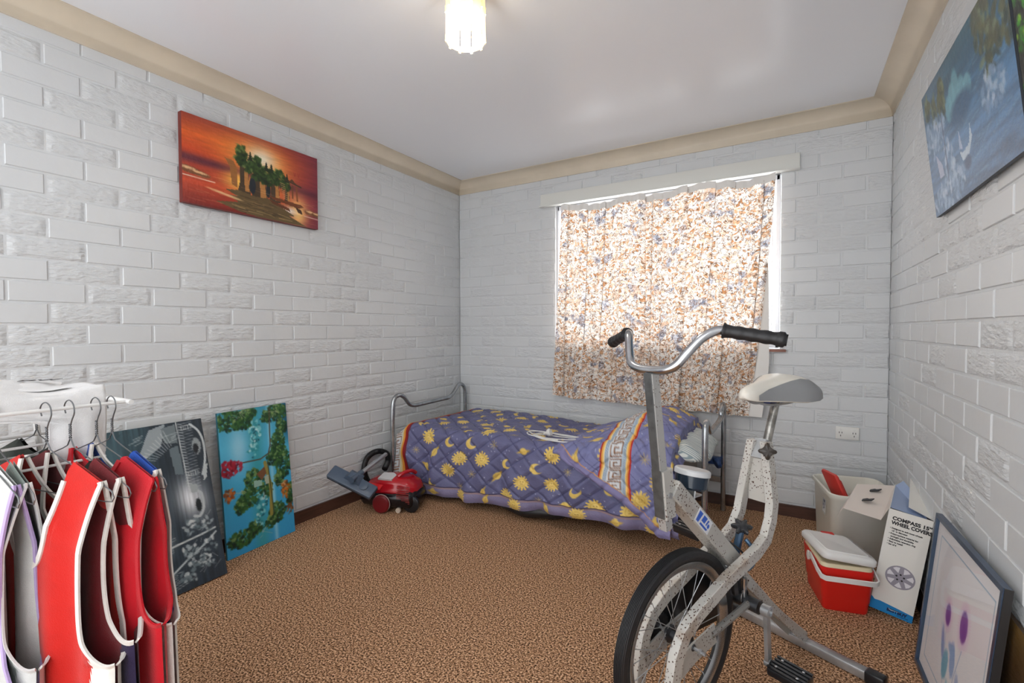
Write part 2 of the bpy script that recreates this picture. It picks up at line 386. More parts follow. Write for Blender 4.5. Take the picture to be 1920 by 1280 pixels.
# ------------------------------------------------------------------ curtains
def curtain_mat():
    m = bpy.data.materials.new('floral_curtain_cloth'); m.use_nodes = True; nt = m.node_tree; N, L = nt.nodes, nt.links; b = N['Principled BSDF']
    uv = N.new('ShaderNodeUVMap'); ns = N.new('ShaderNodeTexNoise'); ns.inputs['Scale'].default_value = 22; L.new(uv.outputs[0], ns.inputs[0])
    ad = N.new('ShaderNodeMixRGB'); ad.blend_type = 'LINEAR_LIGHT'; ad.inputs[0].default_value = .035; L.new(uv.outputs[0], ad.inputs[1]); L.new(ns.outputs['Color'], ad.inputs[2])
    def vor(scale, feat='F1'):
        v = N.new('ShaderNodeTexVoronoi'); v.feature = feat; v.inputs['Scale'].default_value = scale; L.new(ad.outputs[0], v.inputs['Vector']); return v
    def ramp(src, stops, const=False):
        r = N.new('ShaderNodeValToRGB'); L.new(src, r.inputs[0])
        if const: r.color_ramp.interpolation = 'CONSTANT'
        for i, (p, c) in enumerate(stops):
            e = r.color_ramp.elements[i] if i < 2 else r.color_ramp.elements.new(p); e.position = p; e.color = (*c, 1)
        return r
    def mix(f, a, c):
        x = N.new('ShaderNodeMixRGB'); L.new(f, x.inputs[0]); L.new(a, x.inputs[1]); L.new(c, x.inputs[2]); return x.outputs[0]
    pet = vor(74); sep = N.new('ShaderNodeSeparateColor'); L.new(pet.outputs['Color'], sep.inputs[0])
    base = ramp(sep.outputs[0], [(0, S(250, 246, 240)), (.46, S(246, 234, 222)), (.64, S(238, 212, 188)), (.79, S(222, 176, 138)), (.88, S(206, 200, 196)), (.94, S(196, 140, 96))], True)
    grey = ramp(sep.outputs[1], [(0, S(170, 172, 182)), (.5, S(214, 214, 220)), (.8, S(130, 134, 148))], True)
    bl = N.new('ShaderNodeTexNoise'); bl.inputs['Scale'].default_value = 9; bl.inputs['Detail'].default_value = 2; L.new(uv.outputs[0], bl.inputs[0])
    blm = ramp(bl.outputs['Fac'], [(.60, (0, 0, 0)), (.64, (1, 1, 1))])
    c1 = mix(blm.outputs[0], base.outputs[0], grey.outputs[0])
    bo = N.new('ShaderNodeTexNoise'); bo.inputs['Scale'].default_value = 13; L.new(ad.outputs[0], bo.inputs[0])
    bom = ramp(bo.outputs['Fac'], [(.56, (0, 0, 0)), (.66, (.6, .6, .6))]); orange = ramp(sep.outputs[2], [(0, S(216, 162, 118)), (1, S(242, 218, 196))])
    c2 = mix(bom.outputs[0], c1, orange.outputs[0])
    ed = vor(74, 'DISTANCE_TO_EDGE'); em = ramp(ed.outputs['Distance'], [(.05, (1, 1, 1)), (.13, (0, 0, 0))])
    en = N.new('ShaderNodeTexNoise'); en.inputs['Scale'].default_value = 40; L.new(uv.outputs[0], en.inputs[0])
    er = ramp(en.outputs['Fac'], [(.42, (0, 0, 0)), (.55, (1, 1, 1))]); mm = N.new('ShaderNodeMath'); mm.operation = 'MULTIPLY'; L.new(em.outputs[0], mm.inputs[0]); L.new(er.outputs[0], mm.inputs[1])
    dk = ramp(sep.outputs[1], [(0, S(150, 104, 66)), (1, S(104, 92, 84))]); c3 = mix(mm.outputs[0], c2, dk.outputs[0])
    b.inputs['Roughness'].default_value = .9; b.inputs['Specular IOR Level'].default_value = .1; L.new(c3, b.inputs['Base Color'])
    tr = N.new('ShaderNodeBsdfTranslucent'); L.new(c3, tr.inputs[0]); ms = N.new('ShaderNodeMixShader'); ms.inputs[0].default_value = .24
    L.new(b.outputs[0], ms.inputs[1]); L.new(tr.outputs[0], ms.inputs[2]); L.new(ms.outputs[0], N['Material Output'].inputs[0]); return m
cmat = curtain_mat()
lining = mat('curtain_lining', S(232, 230, 226), .9)
def curtain(label, xt0, xt1, xb0, xb1, ztop, zb0, zb1, seed, bulge=0):
    r = random.Random(seed); root = thing('curtain', label, 'curtain', Matrix.Translation(((xt0+xt1)/2, -.06, ztop)), 'floral curtains at the window')
    nf = [(r.uniform(5, 9), r.uniform(0, 6), .013), (r.uniform(11, 15), r.uniform(0, 6), .009), (r.uniform(24, 32), r.uniform(0, 6), .005)]
    ctr = Vector(((xt0+xt1)/2, -.06, ztop)); pleats = [(.10+r.uniform(-.02, .02), .014), (.30+r.uniform(-.03, .03), .022), (.52+r.uniform(-.03, .03), .020), (.72+r.uniform(-.03, .03), .016), (.93, .020)]
    def P(u, v, off=0):
        top = ztop+.014*math.sin(u*9+seed)+.009*abs(math.sin(u*26+seed)); bot = zb0+(zb1-zb0)*u+.006*math.sin(u*17+seed)
        z = top+(bot-top)*v; e = v**1.3
        xl = xt0+(xb0-xt0)*e; xr = xt1+(xb1-xt1)*e+bulge*math.sin(PI*min(1, v*1.6))*.0
        x = xl+(xr-xl)*u; y = -.052-.016*v
        for f, ph, a in nf: y += a*math.sin(u*f*2*PI/2.2+ph+v*.5)*(.6+.6*v)
        for uk, ak in pleats:
            t = (u-uk+.012*math.sin(v*3+uk*9))/.016
            if abs(t) < 3.5: x += -ak*t*math.exp(-t*t*.5); y += .006*math.tanh(t*1.2)*math.exp(-t*t*.12)
        return Vector((x, y+off, z))-ctr
    NU, NV = 420, 44; m = MB(); m.grid(lambda u, v: P(u, v), NU, NV); o = m.build('cloth_panel', cmat, root, ang=80)
    uvl = o.data.uv_layers.new(name='UVMap'); co = np.array([(i/NU*(xt1-xt0)*1.15+seed*.37, (1-j/NV)*1.47) for j in range(NV+1) for i in range(NU+1)], dtype=np.float32)
    li = np.zeros(len(o.data.loops), dtype=np.int32); o.data.loops.foreach_get('vertex_index', li); uvl.data.foreach_set('uv', co[li].ravel())
    h = MB(); h.grid(lambda u, v: P(u, 0, -.004+.006*math.sin(u*60+seed)*.6)+Vector((0, 0, .022-.045*v+.004*math.sin(u*31))), 90, 2)
    h.build('heading_tape', lining, root)
    return root, P
cL, _ = curtain('floral curtain covering the left half of the window', 1.02, 1.725, .952, 1.70, 2.088, .652, .632, 1)
cR, PR = curtain('floral curtain on the right half of the window showing pale lining at its edge', 1.715, 2.47, 1.69, 2.335, 2.100, .632, .612, 4)
lm = MB(); lm.grid(lambda u, v: PR(1, .35+.65*v)+Vector((-.02+u*(.02+.075*min(1, v*1.5)), .012+.004*math.sin(v*5), 0)), 4, 20); lm.build('lining_strip', lining, cR)

# ------------------------------------------------------------------ ceiling light
lampc = (1.54, -2.0)
cl = thing('ceiling_light', 'small faceted cream plastic ceiling light switched on', 'ceiling light', Matrix.Translation((lampc[0], lampc[1], H_)))
shade_m = bpy.data.materials.new('cream_plastic_shade'); shade_m.use_nodes = True; nt = shade_m.node_tree; N, L = nt.nodes, nt.links
b = N['Principled BSDF']; b.inputs['Base Color'].default_value = (*S(240, 226, 196), 1); b.inputs['Roughness'].default_value = .25
tr = N.new('ShaderNodeBsdfTranslucent'); tr.inputs[0].default_value = (*S(252, 240, 214), 1); ms = N.new('ShaderNodeMixShader'); ms.inputs[0].default_value = .22
L.new(b.outputs[0], ms.inputs[1]); L.new(tr.outputs[0], ms.inputs[2]); L.new(ms.outputs[0], N['Material Output'].inputs[0])
sm = MB()
for k in range(10):
    a0, a1 = 2*PI*k/10, 2*PI*(k+1)/10
    p = lambda a, r, z: (r*math.cos(a), r*math.sin(a), z)
    g = .045
    for ra, rb, za, zb in ((.070, .0725, -.03, -.245),):
        i0, i1 = a0+g, a1-g
        sm.add([p(i0, ra, za), p(i1, ra, za), p(i1, rb, zb), p(i0, rb, zb), p(i0, ra-.003, za), p(i1, ra-.003, za), p(i1, rb-.003, zb), p(i0, rb-.003, zb)],
               [(0, 1, 2, 3), (7, 6, 5, 4), (0, 3, 7, 4), (1, 5, 6, 2), (3, 2, 6, 7), (0, 4, 5, 1)])
    for zz in (-.04, -.135, -.238):  # bridges between facets
        i0, i1 = a1-g-.01, a1+g+.01
        sm.add([p(i0, .0735, zz+.012), p(i1, .0735, zz+.012), p(i1, .0735, zz-.012), p(i0, .0735, zz-.012), p(i0, .070, zz+.012), p(i1, .070, zz+.012), p(i1, .070, zz-.012), p(i0, .070, zz-.012)],
               [(0, 1, 2, 3), (7, 6, 5, 4), (0, 3, 7, 4), (1, 5, 6, 2), (3, 2, 6, 7), (0, 4, 5, 1)])
sm.build('lamp_shade', shade_m, cl, smooth=False)
MB().lathe([(.02, 0), (.05, 0), (.055, -.012), (.05, -.03), (.02, -.032), (.018, -.06), (.0, -.06)], 20).build('ceiling_rose', pale_plastic, cl)
em = bpy.data.materials.new('glowing_bulb'); em.use_nodes = True; em.node_tree.nodes['Principled BSDF'].inputs['Emission Color'].default_value = (1, .96, .88, 1); em.node_tree.nodes['Principled BSDF'].inputs['Emission Strength'].default_value = 4
bm_ = MB(); bm_.tube([(.024*math.cos(t*.5)*(1 if t < 44 else .6), .024*math.sin(t*.5), -.085-t*.0024) for t in range(0, 50)], .0065, 8); bm_.build('spiral_bulb', em, cl)
MB().lathe([(.0, -.055), (.022, -.055), (.024, -.08), (.015, -.088), (0, -.088)], 14).build('bulb_base', pale_plastic, cl)
pl = bpy.data.lights.new('bulb_light', 'POINT'); pl.energy = 10; pl.shadow_soft_size = .03; pl.color = (1, .95, .87)
plo = bpy.data.objects.new('bulb_light', pl); COL.objects.link(plo); plo.parent = cl; plo.location = (0, 0, -.225)
# ------------------------------------------------------------------ paintings
oil = paintmat('oil_paint_surface', .32, .2, 60, .5)
print_m = paintmat('printed_paper', .6, 0)
# sunset over rocks (hangs on left wall)
W1, H1 = .755, .434
p = Pic(W1, H1, .0034, (190, 80, 40))
p.grad([(0, (150, 60, 45)), (.2, (214, 92, 36)), (.42, (196, 66, 30)), (.5, (120, 40, 44)), (.56, (170, 60, 38)), (.75, (190, 70, 40)), (1, (120, 34, 30))])
rx = np.exp(-((p.X-.40)/.20)**2)*np.exp(-((p.Y-.16-.1*(p.X-.4))/.12)**2); p.put(rx*1.0, (244, 168, 72)); p.put(np.exp(-((p.X-.40)/.09)**2-((p.Y-.11)/.06)**2), (238, 226, 200))
p.put(np.clip((p.X-.5)/.25, 0, 1)*.9, (120, 42, 62)); p.put(np.exp(-((p.Y-.21-.03*p.X)/.022)**2)*.8, (92, 34, 52))
p.put(np.exp(-((p.X-.27)/.07)**2-((p.Y-.27)/.05)**2), (246, 190, 84)); p.put(np.exp(-((p.X-.62)/.06)**2-((p.Y-.36)/.09)**2), (250, 200, 120)); p.put(np.exp(-((p.X-.56)/.05)**2-((p.Y-.36)/.02)**2), (236, 226, 214))
p.streak(.10, 60, 3, 4)
p.poly([(.20, .16), (.245, .165), (.262, .20), (.262, .30), (.235, .29), (.225, .20)], (150, 98, 50))
for x, y, wd, hh in ((.30, .18, .035, .13), (.385, .20, .05, .13), (.475, .21, .035, .11), (.55, .215, .02, .10)):
    p.poly([(x-wd*.6, y-.03), (x+wd*.6, y-.03), (x+wd*.75, y+hh*.7), (x+wd, y+hh*1.08), (x-wd, y+hh*1.08), (x-wd*.7, y+hh*.7)], (72, 56, 40))
    p.poly([(x, y), (x+wd*.5, y), (x+wd*.8, y+hh), (x+wd*.1, y+hh)], (178, 122, 66))
p.ell(.345, .27, .018, .045, (30, 38, 46)); p.ell(.435, .275, .014, .04, (26, 36, 40))
gr = [(18, 34, 16), (32, 54, 22), (56, 82, 34), (104, 124, 64)]
for x, y, a, b_, n in ((.285, .125, .03, .05, 40), (.33, .17, .03, .03, 30), (.37, .18, .05, .05, 60), (.43, .20, .06, .045, 60), (.50, .19, .035, .05, 40), (.54, .22, .03, .03, 20), (.37, .13, .018, .03, 16)):
    p.foliage(x, y, a, b_, gr, int(n*1.7), .011, int(x*1000))
for x, y in ((.335, .10), (.425, .13), (.455, .13), (.55, .16)):
    for k in range(4): p.poly([(x, y+k*.011-.012), (x-.007-.004*k, y+k*.012+.004), (x+.007+.004*k, y+k*.012+.004)], (34, 44, 26))
p.line([(.54, .185), (.64, .205)], .008, (60, 46, 34)); p.poly([(.56, .19), (.58, .17), (.61, .195)], (96, 60, 36)); p.line([(.61, .21), (.615, .29)], .011, (130, 74, 44)); p.line([(.585, .21), (.585, .28)], .009, (110, 66, 40))
for k in range(8): p.line([(.508+k*.003, .21+k*.012), (.535+k*.003, .215+k*.012)], .003, (196, 150, 100))
p.poly([(.20, .322), (.27, .312), (.36, .325), (.45, .318), (.50, .345), (.60, .385), (.56, .39), (.68, .434), (.40, .434), (.28, .425), (.15, .395), (.27, .375), (.21, .35), (.26, .345)], (98, 80, 50)); [p.ell(.16+.04*k, .345+.006*k, .05, .006, (226, 190, 140), .15, al=.6) for k in range(3)]; p.streak(.1, 80, 20, 9)
for k in range(28):
    r = random.Random(k); x = r.uniform(.2, .52); y = r.uniform(.33, .42); p.line([(x, y), (x+r.uniform(.03, .09), y+r.uniform(0, .012))], .003, r.choice([(60, 46, 30), (140, 112, 66), (176, 150, 100), (50, 44, 32)]), .8)
p.poly([(.44, .30), (.64, .31), (.66, .32), (.62, .335), (.46, .315)], (112, 60, 32)); p.poly([(.44, .32), (.56, .345), (.57, .365), (.46, .34)], (96, 50, 28)); p.poly([(.60, .33), (.64, .34), (.65, .365), (.62, .36)], (70, 44, 30))
for x, y, rx_, ry_ in ((.03, .27, .05, .018), (.08, .28, .05, .014), (.70, .345, .04, .016), (.75, .35, .04, .014)):
    p.ell(x, y, rx_, ry_, (116, 72, 44), .1, nz=.4); p.ell(x, y-.006, rx_*.7, ry_*.4, (220, 176, 130), .1, nz=.5)
p.line([(0, .30), (.15, .305)], .004, (236, 214, 190)); p.line([(.66, .37), (.755, .375)], .004, (230, 200, 180))
for k in range(40):
    r = random.Random(90+k); x = r.uniform(0, .7); y = r.uniform(.26, .43); p.line([(x, y), (x+r.uniform(.03, .1), y+.004)], .0016, (250, 190, 130), .35)
for x in (.60, .625): p.line([(x, .15), (x-.006, .13)], .002, (150, 40, 40)); p.line([(x, .15), (x+.006, .128)], .002, (150, 40, 40))
t = thing('sunset_painting', 'orange sunset seascape canvas with rocky islands hung on the left wall', 'painting', Matrix.Translation((.034, -2.247, 1.793)) @ Matrix.Rotation(math.radians(90), 4, 'Z'))
canvas_obj('painted_canvas', p, W1, H1, .031, mat('dark_red_canvas_edge', S(110, 34, 24), .5), oil, t)
# grey river scene turned on its side (leans on left wall)
W2, H2 = .52, .757
p = Pic(W2, H2, .0038, (52, 66, 76)); x0 = .0
p.grad([(0, (50, 66, 74)), (.45, (40, 54, 62)), (.7, (58, 78, 88)), (1, (48, 66, 76))])
p.grad([(0, (84, 120, 130)), (.5, (60, 84, 92)), (.62, (36, 44, 54)), (1, (44, 50, 60))], 'x', .6)
p.put(np.exp(-((p.X-.42)/.07)**2-((p.Y-.36-.25*(p.X-.4))/.09)**2), (220, 224, 228)); p.put(np.exp(-((p.X-.29)/.03)**2)*np.clip((p.Y-.3)/.3, 0, 1)*np.clip((.62-p.Y)/.1, 0, 1)*.7, (190, 205, 210)); p.put(np.exp(-((p.X-.25)/.02)**2)*np.clip((p.Y-.4)/.3, 0, 1)*.5, (24, 36, 44))
p.streak(.35, 6, 90, 5)
lt = (206, 212, 212)
p.poly([(.29, .02), (.36, .0), (.33, .10), (.24, .16), (.22, .17)], (150, 160, 164)); p.poly([(.34, .02), (.40, .01), (.40, .10), (.345, .09)], (112, 124, 128)); p.poly([(.36, .12), (.40, .11), (.405, .25), (.37, .24)], (104, 118, 124))
for k in range(10): p.line([(.24+k*.012, .14-k*.012), (.30+k*.008, .16-k*.006)], .003, lt, .7)
p.line([(.405, 0), (.418, .34)], .004, lt)
for k in range(24): p.line([(.408, .015+k*.0135), (.47, .008+k*.0135)], .0018, (190, 196, 198), .8); p.line([(.412, .01+k*.0135), (.43, .018+k*.0135)], .004, (214, 220, 220), .6)
for zz in (.025, .245): p.line([(.42, zz), (.475, zz-.004)], .002, lt); p.line([(.42, zz+.018), (.475, zz+.014)], .002, lt); [p.line([(.425+k*.01, zz), (.425+k*.01, zz+.018)], .0016, lt) for k in range(5)]
p.line(smoothpath([(.475, .01, 0), (.50, .06, 0), (.512, .12, 0), (.505, .20, 0), (.49, .26, 0)], 8) and [(a.x, a.y) for a in smoothpath([(.465, .02, 0), (.498, .06, 0), (.512, .12, 0), (.507, .20, 0), (.485, .27, 0)], 8)], .009, (196, 204, 206))
p.ell(.478, .13, .02, .04, (150, 158, 160), nz=.3); p.ell(.474, .14, .012, .024, (30, 34, 38), nz=.4); p.poly([(.49, .24), (.515, .22), (.50, .29), (.485, .30)], (190, 198, 198))
p.line([(a.x, a.y) for a in smoothpath([(.448, .34, 0), (.466, .36, 0), (.466, .42, 0), (.445, .455, 0), (.42, .45, 0)], 8)], .011, (188, 196, 198)); p.ell(.446, .405, .013, .03, (28, 34, 38), nz=.3); p.poly([(.42, .30), (.455, .31), (.45, .345), (.425, .345)], (168, 176, 178))
for x, y in ((.36, .06), (.22, .05), (.21, .13), (.23, .22), (.25, .40), (.26, .52), (.27, .56), (.27, .68), (.29, .71)):
    for k in range(4): r = random.Random(int(x*999+k)); p.line([(x+r.uniform(-.02, .02), y+k*.009), (x+r.uniform(.03, .07), y+k*.009-.012)], .0022, lt, .75)
p.line([(.18, .56), (.30, .555), (.44, .54), (.50, .53)], .008, (196, 204, 204)); p.line([(.26, .69), (.36, .63), (.44, .59), (.50, .55)], .008, (190, 200, 202))
for cx, cy, n in ((.40, .49, 22), (.38, .60, 22), (.46, .50, 16), (.44, .66, 22), (.36, .70, 16), (.47, .60, 16), (.40, .66, 14)): p.foliage(cx, cy, .035, .035, [(60, 74, 82), (110, 126, 132), (170, 182, 186), (214, 220, 220)], n, .009, int(cx*777+cy*99))
for k in range(22): r = random.Random(k+5); a, b_ = r.uniform(.36, .48), r.uniform(.46, .72); p.line([(a, b_), (a+r.uniform(-.04, .04), b_+r.uniform(-.03, .03))], .0016, (216, 220, 220), .6)
edge_c = mat('raw_canvas_edge', S(206, 198, 178), .8)
def lean(name, label, cat, base_near, x_top, h, w, grp=None):
    """leaning against the left wall: base_near=(x,y) of the end closest to camera; extends +y by w"""
    ang = math.atan2(base_near[0]-x_top, math.sqrt(h*h-(base_near[0]-x_top)**2))
    return thing(name, label, cat, Matrix.Translation((base_near[0], base_near[1], 0)) @ Matrix.Rotation(math.radians(90), 4, 'Z') @ Matrix.Rotation(0, 4, 'X'), grp), ang
def leaning_canvas(name, label, corner_b0, corner_b1, lean_x, H, pic, depth, sidem):
    """corner_b0: bottom corner nearest camera (left), corner_b1: bottom corner at the far end; top edge shifted by lean_x towards the wall"""
    b0, b1 = Vector((*corner_b0, 0)), Vector((*corner_b1, 0)); ux = (b1-b0).normalized(); W = (b1-b0).length
    back = Vector((-ux.y, ux.x, 0)); s = lean_x/H; c = math.sqrt(1-s*s)
    uz = back*s+Vector((0, 0, c)); uy = uz.cross(ux)
    m = Matrix((ux, uy, uz)).transposed().to_4x4(); m.translation = b0+Vector((0, 0, .0005))
    m.translation += Vector((0, 0, abs(min(0, (uy*depth).z))))
    t = thing(name, label, 'painting', m); canvas_obj('painted_canvas', pic, W, H, depth, sidem, oil, t); return t
leaning_canvas('river_painting', 'grey and black river scene canvas on its side, leaning behind the clothes', (.265, -2.70), (.247, -2.182), .205, .757, p, .02, edge_c)
# blue lake with trees, also on its side
W3, H3 = .404, .748
p = Pic(W3, H3, .0036, (70, 170, 214))
p.grad([(0, (60, 150, 186)), (.25, (84, 186, 222)), (.6, (60, 168, 214)), (1, (52, 160, 214))])
p.put(np.exp(-((p.X-.20)/.045)**2), (58, 160, 176)); p.put(np.exp(-((p.X-.10)/.05)**2-((p.Y-.20)/.12)**2)*.7, (176, 222, 240)); p.put(np.exp(-((p.X-.285)/.012)**2)*.8, (150, 214, 236))
p.put(np.clip((p.X-.36)/.03, 0, 1)*np.clip((.25-p.Y)/.1, 0, 1), (24, 96, 130))
GD = [(14, 44, 34), (28, 70, 38), (58, 104, 48), (124, 156, 92)]
for cx, cy, a, b_, n in ((.06, .05, .07, .05, 60), (.16, .03, .05, .03, 40), (.14, .075, .05, .03, 30), (.34, .05, .06, .05, 60), (.27, .06, .03, .03, 20), (.365, .13, .03, .04, 30), (.335, .21, .04, .06, 50), (.31, .29, .05, .05, 50), (.36, .33, .045, .09, 60), (.33, .42, .03, .04, 30), (.17, .38, .045, .05, 50), (.14, .47, .05, .05, 50), (.09, .50, .03, .04, 30), (.24, .45, .035, .05, 40), (.08, .67, .07, .04, 60), (.16, .64, .045, .035, 40), (.30, .60, .05, .05, 40), (.26, .64, .04, .03, 30), (.385, .52, .03, .06, 40)):
    p.foliage(cx, cy, a*1.05, b_*1.05, GD, int(n*2.2), .010, int(cx*1111+cy*77))
for cx, cy, a, b_, n in ((.20, .13, .035, .06, 50), (.18, .22, .03, .05, 30), (.21, .52, .03, .07, 40), (.19, .60, .02, .04, 20)): p.foliage(cx, cy, a, b_, [(20, 90, 104), (50, 150, 160), (130, 206, 210), (190, 230, 230)], n, .009, int(cx*313+cy*37))
p.line([(.12, .28), (.22, .285), (.27, .265), (.285, .22), (.29, .10), (.295, .02)], .007, (84, 70, 52)); p.line([(.245, .31), (.27, .45), (.262, .60)], .02, (150, 140, 70)); p.line([(.262, .31), (.278, .60)], .006, (66, 74, 46))
p.foliage(.035, .29, .035, .045, [(110, 14, 34), (150, 24, 44), (186, 40, 60)], 50, .010, 5); p.foliage(.085, .295, .03, .03, [(110, 14, 34), (160, 30, 50), (190, 50, 70)], 30, .010, 6)
p.foliage(.035, .43, .03, .035, [(150, 70, 20), (200, 110, 40), (120, 60, 30)], 26, .010, 7); p.foliage(.36, .49, .025, .05, [(170, 90, 20), (210, 120, 40), (90, 60, 40)], 30, .010, 8); p.foliage(.38, .60, .02, .03, [(150, 100, 60), (110, 70, 40)], 16, .010, 9)
p.poly([(.19, .36), (.24, .33), (.25, .37), (.22, .40)], (120, 82, 54)); p.poly([(.17, .39), (.22, .40), (.22, .43), (.17, .43)], (150, 190, 176)); p.poly([(.235, .385), (.262, .38), (.262, .43), (.24, .43)], (170, 180, 160))
for k in range(30): r = random.Random(k+31); a, b_ = r.choice([(.12, .02), (.33, .05), (.10, .44), (.20, .68), (.35, .46)]); p.line([(a, b_+r.uniform(-.02, .02)), (a+r.uniform(-.06, .06), b_+r.uniform(-.03, .03))], .0016, (200, 190, 170), .7)
leaning_canvas('lake_painting', 'bright blue lake canvas with green trees leaning sideways against the left wall', (.118, -2.112), (.088, -1.713), .068, .748, p, .013, mat('teal_canvas_edge', S(34, 92, 104), .5))
# blue harbour painting, right wall (its left edge as seen is the far end)
W4, H4 = .79, .447
p = Pic(W4, H4, .0042, (74, 120, 160))
p.grad([(0, (40, 84, 100)), (.3, (56, 104, 140)), (.6, (86, 128, 170)), (1, (72, 104, 140))])
p.put(np.exp(-((p.X-.1)/.2)**2)*.5, (116, 138, 172)); p.streak(.3, 40, 8, 6)
for k in range(60):
    r = random.Random(k+200); a, b_ = r.uniform(.2, .8), r.uniform(.12, .42); p.line([(a, b_), (a+r.uniform(.05, .14), b_-r.uniform(.0, .03))], .003, r.choice([(130, 170, 200), (50, 92, 130), (150, 190, 210)]), .4)
for x, hgt in ((.33, .12), (.37, .15), (.42, .10), (.29, .09), (.47, .08)): p.ell(x, .13+(.15-hgt)*.4, .035, hgt*.45, (120, 176, 190), soft=.01, al=.8)
p.ell(.40, .19, .10, .04, (56, 96, 132), soft=.02)
FB = [(40, 62, 62), (74, 78, 56), (96, 100, 66), (124, 136, 106)]
for cx, cy, a, b_, n in ((.62, .06, .06, .08, 60), (.66, .14, .07, .06, 50), (.22, .09, .04, .06, 50), (.06, .06, .03, .04, 24), (.13, .10, .025, .05, 26), (.78, .1, .08, .09, 60)): p.foliage(cx, cy, a, b_, FB, n, .016, int(cx*500))
for cx, cy, a, b_, n in ((.64, .24, .08, .05, 50), (.05, .18, .05, .07, 50), (.14, .18, .06, .05, 50), (.20, .17, .03, .05, 20), (.23, .31, .05, .08, 50), (.15, .40, .14, .05, 90), (.30, .38, .06, .05, 40)): p.foliage(cx, cy, a, b_, [(88, 120, 156), (120, 150, 184), (160, 184, 208), (186, 200, 218)], n, .014, int(cx*900+3))
p.line([(.20, .13), (.205, .30), (.20, .36)], .007, (70, 84, 120)); p.poly([(.09, .24), (.11, .33), (.16, .33), (.15, .29)], (176, 184, 206)); p.poly([(.35, .24), (.34, .30), (.37, .31)], (170, 186, 210)); p.poly([(.34, .31), (.37, .32), (.43, .31), (.45, .26), (.46, .30), (.42, .34), (.36, .345)], (190, 206, 220)); p.ell(.40, .36, .03, .02, (60, 86, 120), soft=.01)
ux = Vector((0, -1, 0)); tilt = math.atan2(.05, .445)
uz = Vector((-math.sin(tilt), 0, math.cos(tilt))); uy = uz.cross(ux)
m = Matrix((ux, uy, uz)).transposed().to_4x4(); m.translation = Vector((3.028, -1.088, 1.582))-uy*.004
t = thing('harbour_painting', 'blue misty harbour canvas with small sailboats hung tilted on the right wall', 'painting', m)
canvas_obj('painted_canvas', p, W4, H4, .013, mat('dark_grey_canvas_edge', S(60, 64, 70), .5), oil, t)
MB().tube([(.10, .013, .40), (.38, .034, .448), (.67, .013, .40)], .001, 5).build('hanging_wire', black_plastic, t)
# green forest painting beside it
W5, H5 = .60, .45
p = Pic(W5, H5, .006, (8, 14, 10)); p.grad([(0, (20, 50, 120)), (.12, (16, 40, 90)), (.16, (6, 14, 8)), (1, (6, 12, 8))])
for cx, cy, a, b_, n in ((.08, .12, .10, .05, 90), (.10, .22, .12, .05, 70), (.4, .2, .2, .15, 80), (.10, .36, .12, .06, 60)): p.foliage(cx, cy, a, b_, [(10, 50, 8), (30, 110, 16), (60, 160, 20), (150, 200, 60)], n, .010, int(cx*100+cy*50))
m2 = Matrix((ux, uy, uz)).transposed().to_4x4(); m2.translation = Vector((3.028, -1.888, 1.60))-uy*.004
t = thing('forest_painting', 'dark canvas with vivid green leaves at the right edge of the photo', 'painting', m2)
canvas_obj('painted_canvas', p, W5, H5, .013, mat('black_canvas_edge', S(20, 22, 24), .5), oil, t)
# dark brown painting behind the framed print
p = Pic(.95, .50, .006, (44, 32, 22)); p.grad([(0, (110, 84, 44)), (.2, (70, 50, 28)), (.6, (30, 22, 16)), (1, (22, 16, 12))])
for k in range(70):
    r = random.Random(k+400); a, b_ = r.uniform(0, .95), r.uniform(0, .45); p.line([(a, b_), (a+r.uniform(-.03, .03), b_+r.uniform(.05, .14))], r.uniform(.003, .009), r.choice([(190, 150, 84), (120, 84, 40), (20, 14, 10), (96, 74, 50), (150, 130, 100)]), .5)
def right_lean(x_base, y_far, x_top, H, W, rot=0):
    ux = Vector((0, -math.cos(rot), math.sin(rot))); s = (x_top-x_base)/H; up0 = Vector((s, 0, math.sqrt(1-s*s)))
    n0 = up0.cross(Vector((0, -1, 0))).normalized(); uz = (Matrix.Rotation(rot, 3, n0) @ up0); ux = (Matrix.Rotation(rot, 3, n0) @ Vector((0, -1, 0)))
    if ux.z < 0: uz = (Matrix.Rotation(-rot, 3, n0) @ up0); ux = (Matrix.Rotation(-rot, 3, n0) @ Vector((0, -1, 0)))
    m = Matrix((ux, uz.cross(ux), uz)).transposed().to_4x4(); m.translation = Vector((x_base, y_far, .002)); return m
t = thing('brown_painting', 'dark brown and gold unframed canvas mostly hidden behind the flower print', 'painting', right_lean(2.998, -1.13, 3.032, .47, .88))
canvas_obj('painted_canvas', p, .88, .47, .010, mat('brown_canvas_edge', S(70, 52, 34), .6), oil, t)
# framed flower print
FW, FH = .60, .532
fr_m = mat('blue_grey_metal_frame', S(74, 92, 116), .3, metal=.5, var=.2); fr_d = mat('dark_frame_side', S(38, 36, 36), .4)
t = thing('framed_flower_print', 'framed print of two purple flowers on the floor by the right wall', 'framed print', right_lean(2.955, -1.272, 3.010, FH, FW, math.radians(2)))
ft = .014
m = MB()
for lo, hi in (((0, -.004, 0), (FW, .013, ft)), ((0, -.004, FH-ft), (FW, .013, FH)), ((0, -.004, ft), (ft, .013, FH-ft)), ((FW-ft, -.004, ft), (FW, .013, FH-ft))): m.box(lo, hi, 0)
m.box((FW, -.002, 0), (FW+.004, .014, FH), 1); m.build('frame_moulding', [fr_m, fr_d], t, smooth=False)
w_, h_ = FW-2*ft, FH-2*ft
p = Pic(w_, h_, .0026, (226, 224, 226))
m_ = .045
p.line([(m_, m_), (w_-m_, m_), (w_-m_, h_-m_), (m_, h_-m_), (m_, m_)], .0028, (110, 150, 180))
